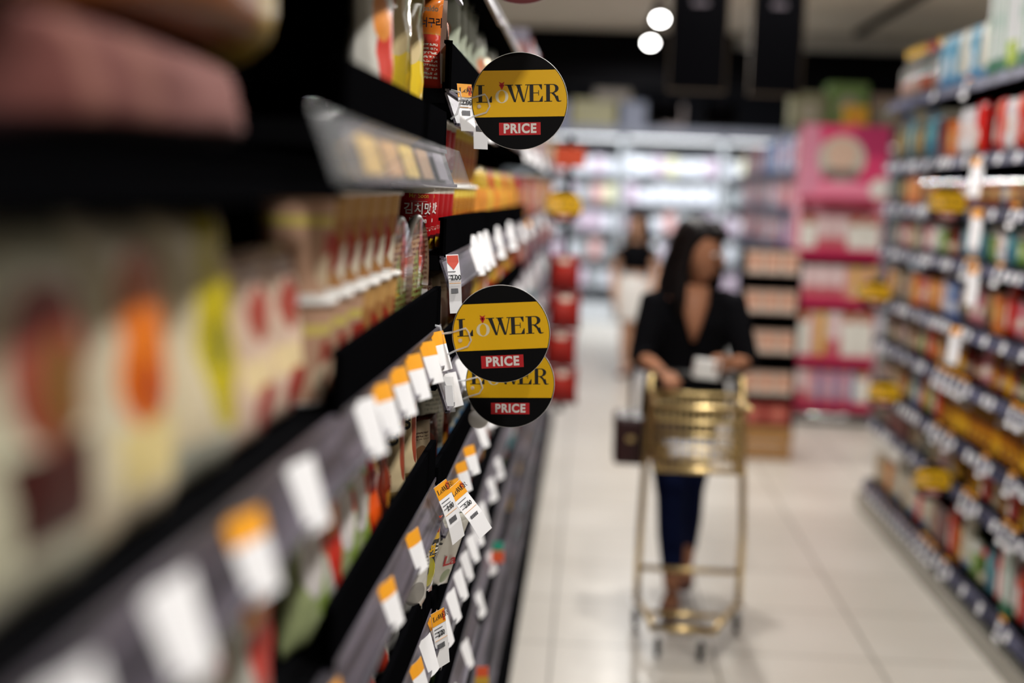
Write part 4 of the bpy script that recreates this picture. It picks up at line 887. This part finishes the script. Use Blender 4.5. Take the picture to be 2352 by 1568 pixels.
# lower tray and front plate of the basket seen as a wide gold band
for x, y in ((.32, 5.1), (.476, 5.05+.03), (.25, 5.45), (.643, 5.45)):
    cs = MB(); cs.box((0, 0, .098), (.05, .05, .014)); cs.box((-.016, .01, .065), (.004, .03, .065)); cs.box((.016, .01, .065), (.004, .03, .065)); co = cs.obj('caster', CHROME, ct); co.location = cp(x, y, 0)
    w = MB(); w.lathe([(.001, -.011), (.026, -.011), (.034, -.007), (.036, 0), (.034, .007), (.026, .011), (.001, .011)], 20); me = w.mesh('wheel', [RUB], True); me.transform(Matrix.Translation((0, .012, .0365)) @ Matrix.Rotation(PI/2, 4, 'Y'))
    wo = bpy.data.objects.new('wheel', me); C.objects.link(wo); wo.parent = co
m = MB(); nn = pouch_mesh('cartbag', .2, .14, .05, mat('clear_bag_film', (.6, .6, .62), .15, alpha=.5, coat=.7), 9, .006)
o = bpy.data.objects.new('plastic_bag', nn); C.objects.link(o); o.location = (.43, 5.19, .735); o.rotation_euler = (-1.35, 0, .1); tag(o, 'crumpled clear bag lying in the gold cart basket', 'bag')

# ------------------------------------------------------------------ tiered card display beyond the woman
BEI = art('pack_biscuit', '#c7a896', [('e', .5, .5, .3, .3, '#c98a6c'), ('r', .5, .16, .5, .1, '#dac8ba')])
WOOD = mat('pale_wood', h('#a87c48'), .6)
ds = thing('product_display', 'black tiered display with wooden crate base beyond the gold cart', 'display stand', (1.19, 9.35, 0))
MB().box((0, .16, .72), (.36, .02, 1.3)).obj('back_panel', BLKM, ds)
for e in (-1, 1): MB().box((e*.18, .0, .72), (.015, .3, 1.2)).obj('side_panel', BLKM, ds)
m = MB()
for k in range(4): m.box((0, -.155+.0, .03+k*.055), (.36, .015, .045))
m.box((0, 0, .2), (.36, .3, .02)); m.box((-.17, 0, .1), (.015, .3, .2)); m.box((.17, 0, .1), (.015, .3, .2)); m.obj('crate_base', WOOD, ds)
tiers = [.225, .42, .69, .95, 1.2]
for z in tiers: MB().box((0, 0, z), (.34, .3, .014)).obj('shelf', BLKM, ds)
bm_ = box_mesh('biscuit', .105, .14, .1, BEI); rd = box_mesh('redbiscuit', .16, .13, .1, art('pack_brick', '#9c4038', [('e', .5, .5, .3, .3, '#b86a5a')]))
for ti, z in enumerate(tiers):
    if ti == 0: xs = (-.085, .085); mm = rd
    else: xs = (-.112, 0, .112); mm = bm_
    for k, x in enumerate(xs):
        o = bpy.data.objects.new('biscuit_box', mm); C.objects.link(o); o.location = (1.19+x, 9.26, z+.008)
        tag(o, '%s box on %s tier of black display, %s' % ('brick red' if ti == 0 else 'beige biscuit', ['lowest', 'second', 'third', 'fourth', 'top'][ti], (['towards the cart', 'towards the pink stand'] if ti == 0 else ['at its cart end', 'in its middle', 'at its pink-stand end'])[k]), 'box', 'boxes on the black tiered display')

# ------------------------------------------------------------------ pink stand at the end of the next shelf run
PK = mat('pink_card', h('#d8285e'), .5); PKL = mat('light_pink_card', h('#cf8a98'), .5); MAG = mat('magenta_card', h('#b5104a'), .5)
ps = thing('pink_display_stand', 'tall pink display stand with printed header and chrome bumper', 'display stand', (1.885, 10.98, 0))
MB().box((0, .16, 1.1), (.62, .02, 2.2)).obj('back_panel', PKL, ps)
for e in (-1, 1): MB().box((e*.305, 0, .9), (.015, .32, 1.7)).obj('side_panel', PKL, ps)
MB().box((0, -.17, 1.97), (.65, .02, .57)).obj('header_board', art('header_print', '#dd3f72', [('e', .1, .3, .14, .9, '#d88ba4'), ('r', .9, .9, .3, .3, '#b32c60'), ('e', .5, .12, .36, .16, '#f08aa8'), ('e', .46, .56, .27, .3, '#c4c0b4'), ('e', .46, .62, .18, .2, '#d8b8a4'), ('r', .46, .36, .2, .07, '#7c6a66'), ('e', .92, .18, .13, .14, '#ece6e2'), ('r', .5, .03, .5, .03, '#b5134a')]), ps)
pt = [.14, .49, .93, 1.3]
for z in pt:
    so = MB().box((0, 0, z), (.6, .32, .02)).obj('shelf', PKL, ps); MB().box((0, -.172, z+.0), (.62, .012, .07)).obj('shelf_front', MAG, so)
m = MB(); m.tube([(-.3, -.2, .06), (.3, -.2, .06)], .022, 12); m.obj('chrome_bumper', CHROME, ps, True)
MB().box((0, 0, .05), (.6, .3, .09)).obj('base', mat('grey_base', h('#6d6c66'), .5), ps)
pd = {'pinkw': art('pack_pinkwhite', '#d9b9bb', [('r', .5, .25, .5, .18, '#c2606a'), ('r', .5, .7, .1, .3, '#e8dcda')]), 'white': art('pack_whitebox', '#e4e2da', [('r', .5, .9, .4, .1, '#b0603a')]),
      'yell': art('pack_yelpink', '#d8a090', [('r', .75, .5, .2, .5, '#d2b03a')]), 'blue': art('pack_bluepink', '#d58a90', [('r', .85, .5, .16, .5, '#2f6ca8'), ('e', .4, .5, .2, .3, '#dcb8c0')])}
pn = {'pinkw': 'pink and white packet', 'white': 'plain white packet', 'yell': 'salmon and yellow packet', 'blue': 'pink packet with blue edge'}
pm = {k: box_mesh('packet_'+k, .11, .27, .14, m) for k, m in pd.items()}
for ti, (z, row) in enumerate(zip(pt, [['pinkw', 'blue', 'blue', 'blue', 'white'], ['white', 'yell', 'pinkw', 'white', 'white'], ['pinkw', 'pinkw', 'pinkw', 'yell', 'yell'], ['white', 'pinkw', 'pinkw', 'white', 'white']])):
    for k, key in enumerate(row):
        o = bpy.data.objects.new('packet', pm[key]); C.objects.link(o); o.location = (1.885-.235+k*.1175, 10.9, z+.011); o.scale = (1, 1, .95 if ti != 1 else 1.3)
        tag(o, '%s on %s shelf of pink stand, %s' % (pn[key], ['bottom', 'second lowest', 'second highest', 'highest'][ti], ['at its aisle end', 'next to the aisle end', 'in the middle', 'before the far end', 'at its inner end'][k]), 'packet', 'packets on the pink stand')

# ------------------------------------------------------------------ shelf run behind the pink stand, with goods, and boxes stacked on top
ZF = [1.93, 1.63, 1.3, .95, .6, .2]
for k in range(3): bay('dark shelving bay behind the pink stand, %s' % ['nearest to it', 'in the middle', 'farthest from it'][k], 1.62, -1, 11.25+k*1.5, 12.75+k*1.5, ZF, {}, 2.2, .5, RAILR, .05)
bx = {'pink': ('#c98a9a', '#a8485c'), 'white': ('#cfc9d2', '#c06a78'), 'blue': ('#3f68a8', '#c4cbe0'), 'red': ('#b8322c', '#d9b8ac'), 'grey': ('#7f7f92', '#c8bcc8')}
fm = {k: box_mesh('far_'+k, .3, .27, .2, art('farpack_'+k, a, [('e', .5, .5, .3, .3, b)])) for k, (a, b) in bx.items()}
rr = random.Random(5)
for bi, z in enumerate(ZF[:5]):
    for k in range(11):
        key = rr.choice(['pink', 'red', 'white', 'grey', 'red', 'blue'] if bi < 3 else ['red', 'white', 'blue', 'grey'])
        o = bpy.data.objects.new('carton', fm[key]); C.objects.link(o); o.location = (1.76, 11.5+k*.4, z+.002); o.rotation_euler = (0, 0, R_)
        tag(o, None, 'box', 'cartons on the run behind the pink stand'); COUNT.setdefault(('%s carton' % key, 'on the %s shelf behind the pink stand' % ['top', 'second', 'third', 'fourth', 'fifth'][bi]), []).append(o)
stk = [('#6f6f52', 1.7, .27, .3, 'olive'), ('#5d7a3c', 2.0, .3, .38, 'green'), ('#7c6a5c', 2.3, .25, .3, 'brown'), ('#4a6a92', 2.56, .23, .34, 'blue'), ('#8a8f88', 2.81, .23, .28, 'grey')]
for c, x, w, hh, nm in stk:
    o = bpy.data.objects.new('storage_carton', box_mesh('store_'+nm, w, hh, .3, art('store_'+nm, c, [('e', .5, .5, .3, .25, '#8f8a78'), ('r', .5, .1, .5, .08, '#5a5a50')]))); C.objects.link(o); o.location = (x-.02, 11.5, 2.225)
    tag(o, '%s carton stored on top of the shelves behind the pink stand' % nm, 'box', 'cartons stored above the pink stand')
o = bpy.data.objects.new('storage_carton', box_mesh('store_yel', .18, .2, .1, art('store_yel', '#c8a018', [('e', .5, .5, .3, .3, '#d8902c')]))); C.objects.link(o); o.location = (2.02, 11.25, 2.225)
tag(o, 'yellow carton before the green one above the pink stand', 'box', 'cartons stored above the pink stand')
o = MB().box((2.3, 11.4, 2.215), (1.3, .5, .015)).obj('top_board', BLKM); tag(o, 'dark board on top of the shelf run above the pink stand', 'board')
# short run in line with the grocery shelves hides what lies beyond on that side: its own end seen between
# ------------------------------------------------------------------ chilled cabinets along the back wall
CW = mat('cabinet_white', h('#c9cdd2'), .4); GLOW = mat('cabinet_tube', (1, 1, 1), .5, emit=(.9, .95, 1), es=.8)
cf = {k: box_mesh('dairy_'+k, .15, .22, .12, art('dairy_'+k, a, [('r', .5, .4, .4, .2, b)])) for k, (a, b) in
      {'white': ('#dcdfe6', '#c8ccda'), 'lemon': ('#dddbbd', '#cfceaa'), 'lilac': ('#c9bccb', '#b49ab0'), 'rose': ('#cfaaa8', '#b88080'), 'grey': ('#a8adb2', '#8f979c')}.items()}
for k in range(5):
    x = -1.55+k*1.3
    cab = thing('chilled_cabinet', 'white lit chilled cabinet at the back wall, %s' % ['hidden behind the noodle shelves', 'just past the noodle shelves', 'behind the far shopper', 'behind the woman with the cart', 'behind the pink stand'][k], 'cabinet', (x, 19.0, 0), 0, 'chilled cabinets at the back wall')
    MB().box((0, .42, 1.25), (1.28, .04, 2.5)).obj('back_panel', CW, cab); MB().box((0, 0, .12), (1.28, .84, .24)).obj('base', CW, cab); MB().box((0, .02, 2.48), (1.28, .8, .14)).obj('canopy', mat('canopy_grey', h('#55555c'), .6, spec=.1), cab)
    for e in (-1, 1): MB().box((e*.63, .02, 1.25), (.02, .8, 2.4)).obj('side_panel', CW, cab)
    MB().box((0, -.34, 2.39), (1.2, .05, .03)).obj('light_tube', GLOW, cab)
    for q, z in enumerate((.45, .82, 1.19, 1.56, 1.93)):
        MB().box((0, .1, z), (1.24, .6, .02)).obj('shelf', CW, cab)
        if k in (1, 2, 3):
            for j in range(7):
                key = rr.choice(['white', 'white', 'lilac', 'grey', 'rose'] if q < 3 else (['white', 'grey', 'lemon', 'white', 'lilac', 'rose'] if k != 2 else ['white', 'white', 'white', 'lemon', 'lilac']))
                o = bpy.data.objects.new('dairy_carton', cf[key]); C.objects.link(o); o.location = (x-.51+j*.17, 18.83, z+.011); o.scale = (1, 1, rr.uniform(.8, 1.15))
                tag(o, '%s carton, %s on the %s shelf of the cabinet %s' % (key, ORD[j], ['lowest', 'second', 'third', 'fourth', 'highest'][q], ['', 'past the noodle shelves', 'behind the far shopper', 'behind the cart'][k]), 'carton', 'cartons in the chilled cabinets')
# posters above the cabinets
for x, z, w, hh, c, lab in [(.0, 2.78, .62, .36, '#7a6a06', 'yellow poster on the back wall above the chilled cabinets'), (-.5, 2.72, .3, .4, '#54507a', 'violet-blue poster on the back wall next to the yellow one'), (.55, 2.75, .34, .4, '#4a4a62', 'grey-blue poster on the back wall above the far shopper'),
                           (.25, 3.02, .5, .16, '#5a421c', 'brown sign strip high on the back wall'), (1.1, 2.75, .3, .36, '#5a3a2a', 'brown poster on the back wall between the black signs')]:
    o = MB().box((x, 19.985, z), (w, .02, hh)).obj('poster', art('poster'+c, c, [('e', .5, .5, .3, .25, c)])); tag(o, lab, 'poster', 'posters on the back wall')

# ------------------------------------------------------------------ hanging signs
def hanging(lab, x0, x1, y, z0, z1, top=3.2):
    t = thing('hanging_sign', lab, 'sign', ((x0+x1)/2, y, z0), 0, 'black signs hanging from the ceiling'); w = x1-x0; hh = z1-z0
    MB().box((0, 0, hh/2), (w, .03, hh)).obj('board', mat('sign_board_black', (.002, .002, .0025), .7, spec=0), t)
    m = MB()
    for e in (-1, 1): m.box((e*(w/2+.003), 0, hh/2), (.006, .035, hh+.02))
    m.box((0, 0, -.006), (w+.02, .035, .012)); m.obj('brass_edge', mat('dark_brass', h('#2e210e'), .6, .3), t)
    for e in (-1, 1): m = MB(); m.tube([(e*w*.4, 0, hh), (e*w*.4, 0, top-z0)], .004, 6); m.obj('hanger_wire', BLKM, t)
    m = MB(); r = random.Random(int(x0*100))
    for k, q in enumerate((.9, .8, .68)): m.box((0, -.017, hh*q), (w*(.3 if k != 1 else .62), .002, hh*.035))
    m.obj('faint_lettering', mat('sign_dim_print', (.045, .035, .045), .5), t)
hanging('big black hanging sign beside the two glowing spotlights', .455, .80, 9.0, 2.34, 3.12)
hanging('big black hanging sign nearer to the pink stand', .955, 1.265, 9.0, 2.335, 3.12)
hanging('small black hanging sign far away, above the far shopper', .586, .9, 15, 2.43, 2.64)
hanging('small black hanging sign far away, under the gap of big signs', 1.15, 1.47, 15, 2.42, 2.64)

finish_labels()
